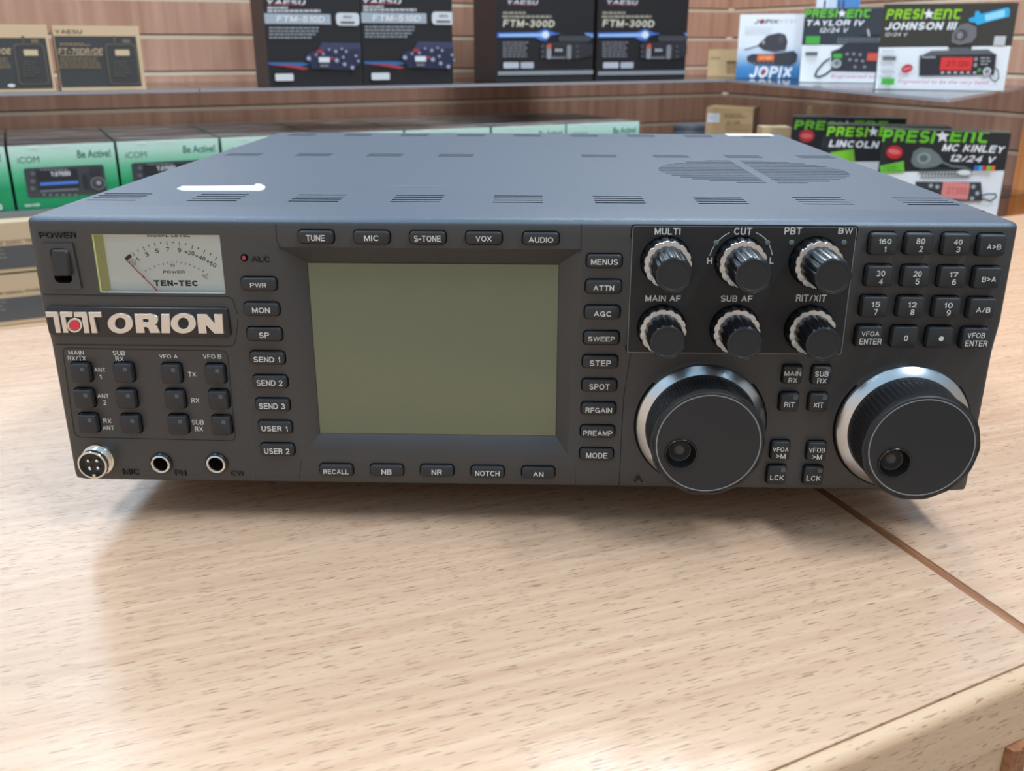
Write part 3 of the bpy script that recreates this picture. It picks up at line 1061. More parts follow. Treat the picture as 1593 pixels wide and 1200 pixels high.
def taylor(a):
    a.poly([(1244, 70), (1344, 70), (1424, 72), (1424, 136), (1243, 130)], K_WHITE)
    president(a, 1303, 21, 100, 13, ink(106, 196, 60))
    a.text('TAYLOR IV', 1299, 35.5, 90, 11.5, K_WHITE, .04, .2); a.text('12/24 V', 1297, 47, 44, 9, K_WHITE, .02, .3)
    a.rect(1264.5, 62.5, 22, 12.5, K_GREEN)
    a.poly([(1338, 54), (1346, 36), (1366, 20), (1372, 20), (1372, 54)], ink(52, 58, 66)); a.rect(1351, 51, 3, 12, K_LG, 1, .3)
    coil(a, 1302, 1370, 63, 9, 15, ink(132, 136, 140))
    a.poly([(1305, 76), (1318, 66), (1384, 66), (1384, 112), (1293, 110), (1293, 80)], ink(44, 46, 56))
    a.rect(1303, 87, 14, 7, K_GREEN); a.rect(1358, 88.5, 18, 12, ink(216, 84, 66))
    for x_, y_ in ((1318, 84), (1328, 84), (1338, 85), (1322, 93), (1332, 94), (1342, 95), (1330, 104), (1345, 104)): a.ell(x_, y_, 5, 4.5, ink(140, 142, 150))
    a.ell(1301, 99, 16, 14, ink(176, 178, 184)); a.ell(1302, 98, 9, 8, K_GREY)
    a.curve([(1291, 91), (1282, 97), (1271, 110), (1268, 118), (1274, 120), (1284, 116), (1293, 109)], 3, ink(36, 36, 42))
    a.rect(1262.5, 83.5, 19, 5, K_MID); a.rect(1262, 92, 16, 2, K_LG)
    a.text('Engineered to be', 1335, 119.5, 84, 6, ink(196, 96, 132), .0, .3)


face_box('radio_carton', 1247, 1400, 70, 1.67, SZ, 12.5, .05, ink(48, 56, 66), ink(40, 42, 46), ink(60, 62, 66), 'black and white box with lime lettering standing half behind the box with blue banner', 'box', None, taylor, rz=-17)


def johnson(a):
    a.poly([(1366.4, 74), (1573, 71.5), (1562.5, 142), (1361, 140)], K_WHITE)
    president(a, 1437, 22, 114, 16, ink(146, 206, 40))
    a.text('JOHNSON III', 1432, 40.5, 110, 12, K_WHITE, .05, .2); a.text('12/24 V', 1394, 53.5, 35, 7, ink(214, 214, 210), .02, .3)
    a.poly([(1507, 29), (1516, 26), (1517, 18), (1523, 17), (1525, 22), (1567, 11.5), (1571, 14), (1570, 26), (1530, 36), (1520, 39), (1517, 35), (1508, 34)], K_CYAN)
    a.poly([(1532, 23), (1563, 15), (1563, 26), (1533, 33)], ink(150, 218, 244))
    a.rect(1555, 63.5, 18, 15, ink(196, 198, 200))
    a.poly([(1481, 52), (1494, 38), (1506, 36), (1519, 42), (1519, 56), (1512, 66), (1492, 70), (1480, 66)], ink(112, 110, 114))
    a.poly([(1485, 54), (1494, 45), (1503, 47), (1506, 56), (1497, 64), (1485, 62)], ink(74, 74, 80)); a.ell(1493, 55, 9, 11, ink(136, 134, 138))
    a.poly([(1474, 72), (1512, 72), (1510, 80), (1500, 84), (1480, 82)], ink(38, 38, 42)); coil(a, 1478, 1508, 77, 5, 8, K_GREY)
    a.poly([(1449, 79), (1537, 77), (1550, 86), (1432, 87)], ink(92, 94, 98))
    a.poly([(1431, 86), (1550, 84), (1546, 116), (1430, 118)], ink(38, 38, 44))
    a.text('President', 1445, 88.5, 22, 4.5, K_LG, .02, .2)
    a.rect(1487.5, 99, 49, 20, ink(222, 50, 48)); a.text('27.120', 1489, 99, 36, 9, ink(160, 26, 30), .02, .1)
    for i in range(6): a.ell(1466+i*10, 113, 6, 4.5, ink(176, 166, 176))
    a.ell(1518, 92, 6, 6, ink(150, 140, 150)); a.ell(1517, 101, 6, 7, ink(150, 140, 150)); a.ell(1523, 109, 6, 7, ink(60, 150, 70))
    a.ell(1535, 111, 13, 13, ink(198, 198, 202)); a.ell(1535, 111, 7, 7, K_GREY)
    a.lines(1533, 95, 16, 14, 3, K_LG, 5, .3)
    a.curve([(1546, 104), (1552, 110), (1553, 121), (1548, 127), (1542, 124), (1539, 118)], 2, ink(80, 92, 100))
    a.rect(1383.5, 91, 21, 6.5, ink(110, 112, 118)); a.rect(1382, 80, 19, 4, ink(214, 216, 220)); a.rect(1382, 101.5, 20, 3.5, ink(206, 208, 214)); a.rect(1382, 112, 20, 6, ink(196, 198, 206))
    a.ell(1411, 106.5, 18, 13, ink(196, 46, 56), tilt=.3); a.rect(1411, 106.5, 12, 2.5, ink(226, 140, 146), 0, .25)
    a.rect(1381.5, 126.5, 20, 10, K_GREEN)
    a.text('Engineered to be the very best!', 1466, 128, 140, 8, ink(206, 106, 130), .0, .3)


face_box('radio_carton', 1367.5, 1574, 70, 1.32, SZ, 5.5, .06, ink(56, 54, 48), ink(60, 58, 56), ink(170, 172, 174), 'black and white box with pale blue banner at the end of right wall shelf', 'box', None, johnson, rz=-20.5)


def bluecard(a):
    a.poly([(1270, 12), (1275, -30), (1290, -30), (1288, 12)], ink(226, 232, 240))
    a.poly([(1302, 12), (1303, -30), (1345, -30), (1345, 12)], ink(86, 140, 206))
    for x_ in (1283, 1305, 1312): a.rect(x_, 6, 3, 12, ink(60, 84, 120))


face_box('radio_carton', 1270, 1338, 5, 1.80, SZ, -50, .05, ink(206, 220, 236), ink(120, 150, 190), K_WHITE, 'white and blue box rising behind the box with green square, upper right', 'box', None, bluecard, rz=-17)


def pres_rear(a):
    president(a, 1308, 195, 142, 14, ink(104, 186, 40))
    a.ell(1255, 211.5, 24, 20, K_RED)
    a.ell(1255, 211.5, 18, 8, ink(232, 110, 112))
    a.poly([(1276, 230), (1280, 214), (1290, 204), (1300, 204), (1300, 230)], ink(52, 56, 62))


def lincoln(a):
    president(a, 1350, 205, 125, 15, ink(128, 206, 34))
    a.text('LINCOLN II', 1336, 224.5, 92, 11, K_WHITE, .05, .2)
    a.poly([(1292, 237), (1328, 232), (1330, 252), (1292, 252)], K_LIME)
    a.poly([(1294, 252), (1480, 250), (1480, 330), (1297, 330)], ink(226, 228, 232))


def mckinley(a):
    a.poly([(1371, 268), (1563, 265.5), (1551, 340), (1378, 340)], K_WHITE)
    president(a, 1455, 212, 163, 20, ink(104, 196, 44))
    a.text('MC KINLEY', 1514, 231.5, 96, 12.5, K_WHITE, .04, .25); a.text('12/24 V', 1513, 247, 70, 13, K_WHITE, .03, .35)
    a.ell(1391.5, 237, 26, 21, K_RED, tilt=-.15); a.ell(1391.5, 236, 19, 8, ink(236, 120, 124), tilt=-.15)
    a.poly([(1369, 258), (1406, 250), (1407, 268), (1370, 270)], ink(110, 200, 60)); a.lines(1388, 262, 30, 10, 3, ink(70, 150, 40), 3, .4)
    a.poly([(1417, 251), (1421, 236), (1432, 229), (1448, 231), (1460, 240), (1468, 252), (1456, 259), (1436, 262), (1422, 259)], ink(106, 120, 120))
    a.ell(1437, 246, 22, 18, ink(140, 152, 150)); a.ell(1437, 246, 13, 11, ink(90, 102, 104))
    a.curve([(1466, 252), (1480, 258), (1500, 260), (1512, 266)], 3.5, ink(96, 108, 108))
    coil(a, 1429, 1512, 266, 10, 17, ink(64, 72, 72)); coil(a, 1432, 1508, 273, 9, 15, ink(76, 84, 84)); a.ell(1500, 268, 22, 8, ink(222, 226, 226))
    a.poly([(1424, 282), (1526, 283), (1528, 312), (1424, 312)], ink(52, 56, 62))
    a.rect(1486, 296, 42, 26, ink(226, 134, 130)); a.text('27.555', 1488, 296, 32, 10, ink(190, 92, 92), .0)
    for x_, y_ in ((1514, 290), (1520, 300), (1512, 308), (1458, 290), (1448, 288)): a.ell(x_, y_, 8, 8, K_GREY); a.ell(x_, y_, 4, 4, K_LG)
    a.curve([(1526, 308), (1540, 312), (1549, 306), (1548, 301), (1534, 301), (1526, 304)], 2.5, ink(70, 74, 78))
    for i, k in enumerate((K_BLUE, K_CYAN, K_RED, K_LIME, K_ORNG)): a.rect(1518+i*6.5, 261, 6, 8, k)


M_PTOP = cloudy('olive_top_print', [(.3, (60, 60, 58)), (.55, (92, 92, 84)), (.7, (130, 138, 110))], (30, 60, 30), .4)
face_box('radio_carton', 1232, 1409, 195, 1.50, LZ, 183, .05, K_BLACK, ink(40, 38, 40), M_PTOP, 'black and lime box at the back left of the three on the lower shelf', 'box', 'black and lime boxes on the lower right shelf', pres_rear, rz=-16)
face_box('radio_carton', 1285, 1478, 215, 1.285, LZ, 196, .05, K_BLACK, ink(44, 42, 46), M_PTOP, 'black and lime box in the middle of three, with white word under the lime one', 'box', 'black and lime boxes on the lower right shelf', lincoln, rz=-18)
face_box('radio_carton', 1366, 1563, 265, 1.145, LZ, 203.5, .045, K_BLACK, ink(60, 56, 56), M_PTOP, 'black and lime box in front with a grey microphone, right of the transceiver', 'box', 'black and lime boxes on the lower right shelf', mckinley, rz=-20.5)

# boxes below the lower back shelf, seen past the counter's left end
CBN = 1.36


def crate(y0, y1, ts, seed):
    def art(a):
        m_ = (y0+y1)/2
        a.rect(20, y0+31, 300, .9, ink(150, 124, 96))
        a.text('RF SIGNAL TRANSCEIVER', 44, ts, 96, 5.5, ink(140, 112, 84), .01, rot=.02)
        a.rect(20, y0+57, 330, 36, ink(92, 92, 92))
        a.lines(-6, y0+52, 44, 18, 3, ink(140, 134, 126), seed, .4)
    return art


for y0, lab, ts in ((343, 'brown and grey box on top of the stack under the back shelf', 375), (424, 'brown and grey box at the bottom of the stack under the back shelf', 452)):
    zb = wallpt(20, y0+81, CBN)[1]
    o = wall_box('radio_carton', -150, 190, y0+40, CBN, zb, y0+3, .3, ink(214, 186, 150), K_KRAFT2, ink(224, 198, 164), lab, 'box', 'brown and grey boxes under the back shelf', crate(y0, y0+82, ts, y0))
zlow = wallpt(20, 424+82, CBN)[1]
shelf_slab('display_plinth', [(-.9, CBN-.03), (.9, CBN-.03), (.9, WN-.001), (-.9, WN-.001)], zlow, zlow-FLOOR_Z, M_TABLE2, 'beech plinth carrying the brown and grey boxes', 'plinth')

# ------------------------------------------------------------------ the transceiver
TR = empty('radio_transceiver', (0, 0, 0))
tag(TR, 'black amateur radio transceiver with two large tuning dials and a blank screen', 'radio')


def part(mb, name, parent=TR, recalc=True, **kw):
    return mb.build(name, parent, recalc, **kw)


# front panel: an extruded profile with rounded ends, pockets cut for screen, meter, switch and jacks
prof = [(.0298, RH), (.0045, RH)]
for i in range(1, 5):
    t = math.radians(90*i/4)
    prof.append((.0045-.0045*math.sin(t), RH-.0035+.0035*math.cos(t)))
prof += [(0, .086), (.0025, .071), (.0034, .004), (.0042, .0012), (.006, 0), (.0298, 0)]


def prof_in(i):
    out = []
    for y, z in prof:
        out.append((max(y, min(y+i, .0298)) if y < .0298 else y, min(max(z, i), RH-i)))
    return out


secs = []
hwid = RW/2
for x, i in ((-hwid-.0003, .0026), (-hwid+.0001, .0014), (-hwid+.0010, .0006), (-hwid+.003, .0003), (-hwid+.0045, 0), (hwid-.0045, 0), (hwid-.003, .0003), (hwid-.0010, .0006), (hwid-.0001, .0014), (hwid+.0003, .0026)):
    secs.append([(x, y, z) for y, z in prof_in(i)])
pb = MB().loops(secs, M_PANEL, smooth=False)
SX0, SX1, SZ0, SZ1 = -.0946, .0193, .0250, .1088       # screen
OX0, OX1, OZ0, OZ1 = -.1042, .0277, .0137, .1163       # where its bezel slopes start
cut = MB()
k = 5/7


def lerp(a, b): return a+(a-b)*k


a_ = (lerp(OX0, SX0), lerp(OZ0, SZ0), lerp(OX1, SX1), lerp(OZ1, SZ1))
fr = [(a_[0], -.004, a_[1]), (a_[2], -.004, a_[1]), (a_[2], -.004, a_[3]), (a_[0], -.004, a_[3])]
bk = [(SX0, .008, SZ0), (SX1, .008, SZ0), (SX1, .008, SZ1), (SX0, .008, SZ1)]
bk2 = [(x, .0088, z) for x, y, z in bk]
cut.loops([fr, bk, bk2], M_PANEL)
MX0, MX1, MZ0, MZ1 = -.1880, -.1307, .0960, .1225
cut.box((MX0, -.004, MZ0), (MX1, .0065, MZ1), M_PANEL)
s0, s1 = at(74, 387), at(112, 441)
_a, _b = at(74.5, 389, .003), at(106.5, 432, .0052)
SWX0, SWX1, SWZ0, SWZ1 = (_a.x+at(80, 432, .005).x)/2-.0005, at(112.5, 425).x, s1.z+.0004, s0.z+.0004
cut.loops([[(x, y, z) for x, z in rr(SWX0, SWZ0, SWX1, SWZ1, .002)] for y in (.012, -.004)], M_PANEL)
JK = [at(251.5, 720.5), at(337.5, 720.5)]
for j in JK: cut.lathe((j.x, j.y, j.z), [(.0040, -.014), (.0040, .004)], M_PANEL, 32, cap0=True)
pm = boolean(pb.data('panel'), cut.data('cut'))
fp = MB()
fp.mesh(pm, M_PANEL, smooth=True)
fp.m.append(M_COVER)                               # charcoal bezel's top ledge recoloured bluish, painting the reflection it catches
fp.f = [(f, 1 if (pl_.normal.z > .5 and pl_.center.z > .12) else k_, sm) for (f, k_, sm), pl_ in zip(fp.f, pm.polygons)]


def ptext(mb, s, x, y, h, w=None, mt=M_LEG, p=.00012, bold=.014, rot=0, stretch=1.0):
    c = at(x, y, p)
    hh = abs(at(x, y-h/2, p).z-at(x, y+h/2, p).z)
    ww = abs(at(x+w/2, y, p).x-at(x-w/2, y, p).x) if w else None
    put_text(mb, s, (c.x, c.y, c.z), hh, mt, ww, bold, rot, 0, stretch)


for s, x, y, w in (('MAIN', 118.5, 548.7, 24), ('RX/TX', 119.5, 557.6, 27.5), ('SUB', 185, 549.5, 19), ('RX', 186, 558.8, 12.5), ('VFO A', 262, 554.8, 28.5), ('VFO B', 330, 555.2, 28.5),
                   ('ANT', 155.2, 575.2, 18), ('1', 156.3, 586, 3.2), ('TX', 298.7, 582.5, 12), ('ANT', 160.5, 616, 18), ('2', 162.5, 626.5, 5), ('RX', 303.7, 623.2, 12.5),
                   ('RX', 167, 655, 12.5), ('ANT', 168.6, 665.5, 18), ('SUB', 307.7, 657.2, 18.5), ('RX', 309.4, 667.7, 12.5)):
    ptext(fp, s, x, y, 7.4, w)
# lettering moulded in the panel's own plastic; black offset copies paint its shadow
M_MOULD = mat('moulded_letters', (30, 30, 31), .4, spec=.5)
for s, x, y, w, h in (('POWER', 88.5, 365, 57, 10.5), ('ALC', 404, 402, 28, 9.5), ('MIC', 203, 733.5, 25, 8.5), ('PH', 280, 735, 17, 8.5), ('CW', 368.5, 735.5, 20, 8.5), ('A', 992, 743, 13, 12)):
    c = at(x, y); hh = abs(at(x, y-h/2).z-at(x, y+h/2).z); ww = abs(at(x+w/2, y).x-at(x-w/2, y).x)
    vs, fs, tw, th = text_geo(s, .0)
    for dx, dz, yy, mt in ((.0005, -.0004, .00012, M_GAP_SHADE), (0, 0, .00045, M_MOULD)):
        fp.add([(c.x+vx*ww/tw+dx, c.y-yy-.00002*l, c.z+vy*hh/th+dz) for vx, vy, l in vs], fs, mt)


def pxline(pts, wd, mt, closed=False, p=.0001, mb=fp):
    q_ = [(lambda P: (P.x, P.z))(at(x, y)) for x, y in pts]
    ringline(mb, q_, lambda z: ys(z)-p, wd, mt, closed)


M_GRV = mat('panel_groove', (24, 24, 25), .7)
M_HI = mat('panel_edge_highlight', (62, 64, 67), .4)  # lighter tone painting the light caught along the panel's edges
# grouping lines around the antenna keys
pxline([(106, 542), (346, 546), (352, 549), (354.5, 555), (366, 678), (365, 684), (359, 686), (124, 680.5), (118, 677), (115, 670), (98, 548), (100, 543), (106, 542)], .00035, M_GRV)
pxline([(68, 458), (356, 462), (362, 466), (369, 486), (370, 505), (367, 528), (364, 537), (355, 539), (88, 536)], .0004, M_GRV)
pxline([(355, 540), (366, 548), (376, 572), (384, 606), (391, 660), (396, 745)], .0006, M_HI)
pxline([(68, 460.5), (200, 462)], .0003, M_HI)
pxline([(904, 350), (904, 388), (900, 393)], .0004, M_GRV)
pxline([(429, 350), (430, 374), (437, 386)], .0004, M_GRV)
pxline([(981, 549), (970, 620), (966, 690), (963, 764)], .0004, M_GRV)
pxline([(894.5, 723), (895, 753)], .0003, M_GRV)
pxline([(468, 716), (466, 745)], .0003, M_GRV)
part(fp, 'front_panel')

# screen
sc_ = MB()
prism(sc_, [(SX0+.0002, SZ0+.0002), (SX1-.0002, SZ0+.0002), (SX1-.0002, SZ1-.0002), (SX0+.0002, SZ1-.0002)], .0087, .0079, M_SCREEN)
part(sc_, 'display_screen', label='blank olive grey liquid crystal screen')

# top cover with ventilation slots, rest of the case
cvz = RH-.0002


def strip_rows(mb, x0, x1, rows, z, mt):
    """rows: (y0, y1, [(xa, xb) openings])"""
    for y0, y1, ops in rows:
        x = x0
        for a, b in sorted(ops)+[(x1, x1)]:
            if a > x+1e-6:
                mb.add([(x, y0, z), (a, y0, z), (a, y1, z), (x, y1, z)], [(0, 1, 2, 3)], mt)
            if b > a+1e-6:
                mb.add([(a, y0, z), (b, y0, z), (b, y0, z-.0012), (a, y0, z-.0012)], [(0, 1, 2, 3)], mt)
                mb.add([(a, y1, z), (b, y1, z), (b, y1, z-.0012), (a, y1, z-.0012)], [(0, 1, 2, 3)], mt)
            x = b


openings = []                                    # (y0, y1, x0, x1)
for j in range(9):
    xs = -.2105+.0495*j
    for i in range(4): openings.append((.0462+.0068*i, .0462+.0068*i+.0026, xs, xs+.0243))
for j in range(9):
    if j == 4: continue
    xs = -.2062+.049*j
    for i in range(3): openings.append((.2445+.0062*i, .2445+.0062*i+.0027, xs, xs+.0240))
for j in range(9):
    xs = -.2015+.0475*j
    for i in range(3): openings.append((.3975+.0066*i, .3975+.0066*i+.0030, xs, xs+.0228))
fcx, fcy, fr_ = .1385, .174, .056
for i in range(15):
    yy = fcy-.0525+.0075*i
    hwx = math.sqrt(max(fr_**2-(yy-fcy)**2, 0))
    if hwx < .01: hwx = .018
    openings.append((yy-.0014, yy+.0014, fcx-hwx, fcx-.003))
    openings.append((yy-.0014, yy+.0014, fcx+.003, fcx+hwx))
cv = MB()
cy0, cy1 = .0302, RD
ycuts = sorted({cy0, cy1}.union({o_[0] for o_ in openings}, {o_[1] for o_ in openings}))
rows = []
for a, b in zip(ycuts[:-1], ycuts[1:]):
    if b-a < 1e-7: continue
    mid = (a+b)/2
    rows.append((a, b, [(o_[2], o_[3]) for o_ in openings if o_[0] < mid < o_[1]]))
ex = hwid-.0022
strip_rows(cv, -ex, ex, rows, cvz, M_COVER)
for sg in (-1, 1):                               # rounded long edges and folded sides
    pr = [(ex, cvz)]
    for i in range(1, 5):
        t = math.radians(90*i/4)
        pr.append((ex+.002*math.sin(t), cvz-.002+.002*math.cos(t)))
    pr.append((ex+.002, .004))
    vs = []
    for x, z in pr: vs += [(sg*x, cy0, z), (sg*x, cy1, z)]
    cv.add(vs, [(2*i, 2*i+1, 2*i+3, 2*i+2) for i in range(len(pr)-1)], M_COVER, None, True)
cv.add([(-ex, cy1, cvz), (ex, cy1, cvz), (ex, cy1, .004), (-ex, cy1, .004)], [(0, 1, 2, 3)], M_COVER)
for (x0, x1, y) in ((-.075, -.035, .1005), (-.013, .018, .352), (.14, .152, .110)):
    cv.add([(x0, y, cvz+.0001), (x1, y-.001, cvz+.0001), (x1-.004, y+.0004, cvz+.0001), (x0+.004, y+.001, cvz+.0001)], [(0, 1, 2, 3)], M_GREYLINE)
part(cv, 'top_cover', recalc=False)
ch = MB().box((-hwid+.001, .0303, .001), (hwid-.001, RD-.001, RH-.012), M_BOXIN)
part(ch, 'chassis')
for (x, y) in ((-.165, .10), (.165, .10), (-.165, .38), (.165, .38)):
    ft = MB().lathe((x, y, TABLE_Z), [(.0095, 0), (.0105, .001), (.012, .0215), (.012, .023)], mat('foot_rubber', (22, 22, 23), .7), 24, cap0=True, ax='z')
    part(ft, 'foot')
# sticker on the cover and white label at its back edge
sk = MB()
skp = [(275, 294), (283, 290), (385, 289), (395, 289), (399, 286), (407, 287), (413, 291), (411, 295), (404, 297), (300, 297), (284, 297)]
sk.loops([[(P.x, P.y, RH-.0002+dz) for P in (on_plane(x, y, AX[2], RH) for x, y in skp)] for dz in (0, .0004)], M_WHITE)
part(sk, 'torn_sticker', label='torn white sticker strip on the top cover')
lb = MB()
lbp = [(.168, .424), (.168, .408), (.206, .408), (.206, .424)]
lb.loops([[(x, y, RH-.0002+dz) for x, y in lbp] for dz in (0, .0006)], M_WHITE)
part(lb, 'paper_label', label='white paper label at the back edge of the cover')

# signal meter
mt_ = MB()
FY = .0048
mt_.box((MX0, FY, MZ0), (MX1, FY+.0008, MZ1), M_METER)


def mp(x, y, off=.00008):                          # zoomed photo point to the card of the meter
    P = on_plane(40+x/3.9825, 330+y/3.9825, AX[1], FY-off)
    return P


def mtext(s, x, y, w, h, mt=M_INK, bold=.0, rot=0):
    c = mp(x, y); hh = abs(mp(x, y-h/2).z-mp(x, y+h/2).z); ww = abs(mp(x+w/2, y).x-mp(x-w/2, y).x)
    put_text(mt_, s, (c.x, c.y, c.z), hh, mt, ww, bold, rot)


def mline(a, b, w, mt=M_INK):
    p, q_ = mp(*a), mp(*b)
    d = (q_-p).normalized()
    n = Vector((-d.z, 0, d.x))*w/2
    mt_.add([p+n, q_+n, q_-n, p-n], [(0, 1, 2, 3)], mt)


mtext('SIGNAL LEVEL', 884, 145, 268, 25, bold=.025)
for s, x, y, w, r in (('1', 692, 293, 13, .75), ('3', 750, 262, 22, .45), ('5', 813, 240, 22, .2), ('7', 880, 232, 20, 0), ('9', 952, 236, 20, -.05), ('+20', 1015, 252, 62, -.2), ('+40', 1083, 280, 64, -.4), ('+60', 1150, 318, 64, -.55)):
    mtext(s, x, y, w, 28, bold=.02, rot=r)
for a, b in (((660, 250), (675, 272)), ((725, 215), (738, 238)), ((796, 190), (803, 213)), ((873, 180), (877, 207)), ((952, 185), (953, 211)), ((1034, 203), (1030, 228)), ((1111, 235), (1102, 258)), ((1184, 278), (1172, 301))):
    mline(a, b, .0003)
for a, b in (((692, 233), (701, 245)), ((758, 202), (766, 214)), ((833, 186), (839, 199)), ((910, 182), (914, 194)), ((993, 193), (990, 207)), ((1072, 218), (1066, 231)), ((1148, 255), (1141, 270))):
    mline(a, b, .00035)
mline((620, 293), (652, 268), .0016)
pts = [mp(663+20*math.cos(t)*1.0, 313+18*math.sin(t)) for t in [2*math.pi*i/16 for i in range(16)]]
ringline(mt_, [(p.x, p.z) for p in pts], pts[0].y, .00022, M_INK)
mtext('S', 663, 313, 15, 18, bold=0, rot=.7)
for i in range(16):
    t = i/15
    x = 712+t*418
    y = 380-75*math.sin(math.pi*t)**.9*1.0-0*t
    dx, dz = (x-915)/260, -1
    l = 11 if i % 5 == 0 else 8
    mline((x, y), (x-dx*l, y+l*1.2), .0003)
mtext('0', 729, 402, 14, 17, rot=.6); mtext('50', 910, 331, 26, 19); mtext('100', 1112, 402, 40, 19, rot=-.6)
mtext('POWER', 918, 372, 135, 21, bold=.03)
mtext('TEN-TEC', 930, 441, 272, 36, bold=.075)
met = part(mt_, 'signal_meter', label='signal level meter with white card', recalc=False)
mw = MB()
e = .0006
mw.loops([[(MX0, .0004, z), (MX0+e, .0004, z), (MX0+.0031, FY-.0001, z), (MX0, FY-.0001, z)] for z in (MZ0, MZ1)], M_METWALL)
mw.box((MX1-e*.4, .0004, MZ0), (MX1, FY, MZ1), M_METER)
mw.box((MX0+e, .0004, MZ0), (MX1-e, FY, MZ0+e*.3), M_METER)
mw.box((MX0+e, .0004, MZ1-e*.3), (MX1-e, FY, MZ1), M_METER)
mw.build('meter_housing', met, label='yellowish clear inner walls of the meter')
nd = MB()
p, q_ = [on_plane(40+x/3.9825, 330+y/3.9825, AX[1], FY-.0018) for x, y in ((613, 288), (828, 502))]
d = (q_-p).normalized()
n_ = Vector((-d.z, 0, d.x))*.00017
o_ = Vector((0, .0003, 0))
nd.loops([[p+n_, p-n_, p-n_+o_, p+n_+o_], [q_+n_, q_-n_, q_-n_+o_, q_+n_+o_]], M_RED)
nd.build('needle', met, label='thin red needle')
gp = MB().box((MX0+.0008, .0006, MZ0+.0008), (MX1-.0008, .0010, MZ1-.0008), M_PANE)
gp.build('meter_window', met)

# power switch
sf = MB()
f0, f1, f2 = at(65.5, 378), at(114, 379), at(77.5, 448.5)
FX0, FX1, FZ1, FZ0 = f0.x, at(118.5, 410).x, f0.z, f2.z
FX0 = (f0.x+f2.x)/2
sfm = shape2d([[(FX0, FZ0), (FX1+.001, FZ0), (FX1, FZ1), (FX0, FZ1)], rr(SWX0, SWZ0, SWX1, SWZ1, .002)], .0012, 0)
MR = Matrix(((1, 0, 0, 0), (0, 0, -1, -.0004), (0, 1, 0, 0), (0, 0, 0, 1)))
sf.mesh(sfm, M_PANEL, MR)
sw = part(sf, 'power_switch')
rk = MB()
r0, r1 = at(74.5, 388.5, .003), at(106.5, 432, .0052)
x0, x1, zt, zb = (at(74.5, 389, .003).x+at(80, 432, .005).x)/2, (at(105, 389, .003).x+at(106.5, 432, .005).x)/2, r0.z, r1.z
top_ = rr(x0, zb, x1, zt, .0014)
zm = (zt+zb)/2
ls = []
for ins, dep in ((0, -.011), (0, .0015), (.0002, .0024), (.0009, .0032)):
    cx, cz = (x0+x1)/2, zm
    kx, kz = ((x1-x0)/2-ins)/((x1-x0)/2), ((zt-zb)/2-ins)/((zt-zb)/2)
    l = []
    for x, z in top_:
        zz = cz+(z-cz)*kz
        tilt = 0 if dep < 0 else (cz-zz)*.16
        l.append((cx+(x-cx)*kx, -(dep+tilt) if dep > 0 else -dep, zz))
    ls.append(l)
rk.loops(ls, mat('rocker_black', (38, 37, 37), .5), smooth=True)
rk.build('rocker', sw)

# name badge
bd = MB()
bq = [on_plane(x, y, AX[1], -.0014) for x, y in ((65, 477.5), (353, 479), (360, 526), (72.5, 523.5))]
bx0, bx1 = (bq[0].x+bq[3].x)/2, (bq[1].x+bq[2].x)/2
bz1, bz0 = (bq[0].z+bq[1].z)/2, (bq[2].z+bq[3].z)/2
yb = ys(bz0)
bx0 += .0009
prism(bd, rr(bx0, bz0, bx1, bz1, .002), yb+.001, -.0014, mat('badge_black', (30, 30, 32), .25, spec=.5), .0007, smooth=True)
bdo = part(bd, 'name_badge')
BP = .0014


def bpt(x, y): P = on_plane(x, y, AX[1], -BP-.0006); return (P.x, P.z)


M_UP = Matrix(((1, 0, 0, 0), (0, 0, -1, -BP-.0004), (0, 1, 0, 0), (0, 0, 0, 1)))


def letter(mb, lps, mt, thick=.0010, bev=.00018):
    mb.mesh(shape2d(lps, thick, bev), mt, M_UP)


z5 = lambda x, y: bpt(40+x/3.9825, 330+y/3.9825)
z4 = lambda x, y: bpt(x/6, 400+y/6)


def ell5(cx, cy, rx, ry, n=28): return [z5(cx+rx*math.cos(2*math.pi*i/n), cy+ry*math.sin(2*math.pi*i/n)) for i in range(n)]


em = MB()
for poly in ([(430, 515), (525, 515), (538, 524), (545, 545), (570, 702), (531, 702), (503, 557), (437, 557)],
             [(566, 515), (676, 515), (676, 557), (608, 557), (640, 702), (598, 702), (565, 528)],
             [(695, 517), (797, 517), (808, 524), (813, 545), (836, 705), (794, 705), (768, 558), (697, 558)],
             [(832, 517), (942, 517), (947, 558), (876, 558), (908, 705), (864, 705), (832, 530)]):
    letter(em, [[z4(*q) for q in poly]], M_LETTER)
ring = lambda r: [z4(703+r*1.0*math.cos(2*math.pi*i/28), 634+r*.97*math.sin(2*math.pi*i/28)) for i in range(28)]
letter(em, [ring(66), ring(55)], M_LETTER, .0016)
letter(em, [ring(55)], M_GLOSS, .0008)
letter(em, [ring(46)], M_REDB, .0018)
em.build('emblem', bdo, label='silver double T emblem with a red dot')
le = MB()
for cx in (588, 978): letter(le, [ell5(cx, 689, 76, 60), ell5(cx, 689, 36, 38)], M_LETTER)
letter(le, [[z5(*q) for q in ((677, 633), (775, 633), (800, 638), (817, 650), (820, 668), (814, 686), (797, 697), (812, 705), (820, 722), (832, 746), (775, 746), (764, 718), (752, 710), (731, 710), (737, 746), (690, 746))],
            [z5(*q) for q in ((726, 660), (757, 660), (766, 666), (766, 677), (758, 684), (729, 684))]], M_LETTER)
letter(le, [[z5(*q) for q in ((843, 634), (890, 634), (895, 747), (846, 747))]], M_LETTER)
letter(le, [[z5(*q) for q in ((1064, 636), (1118, 636), (1176, 696), (1170, 636), (1217, 636), (1224, 750), (1172, 750), (1114, 690), (1121, 749), (1075, 749))]], M_LETTER)
le.build('badge_lettering', bdo, label='raised satin silver letters')

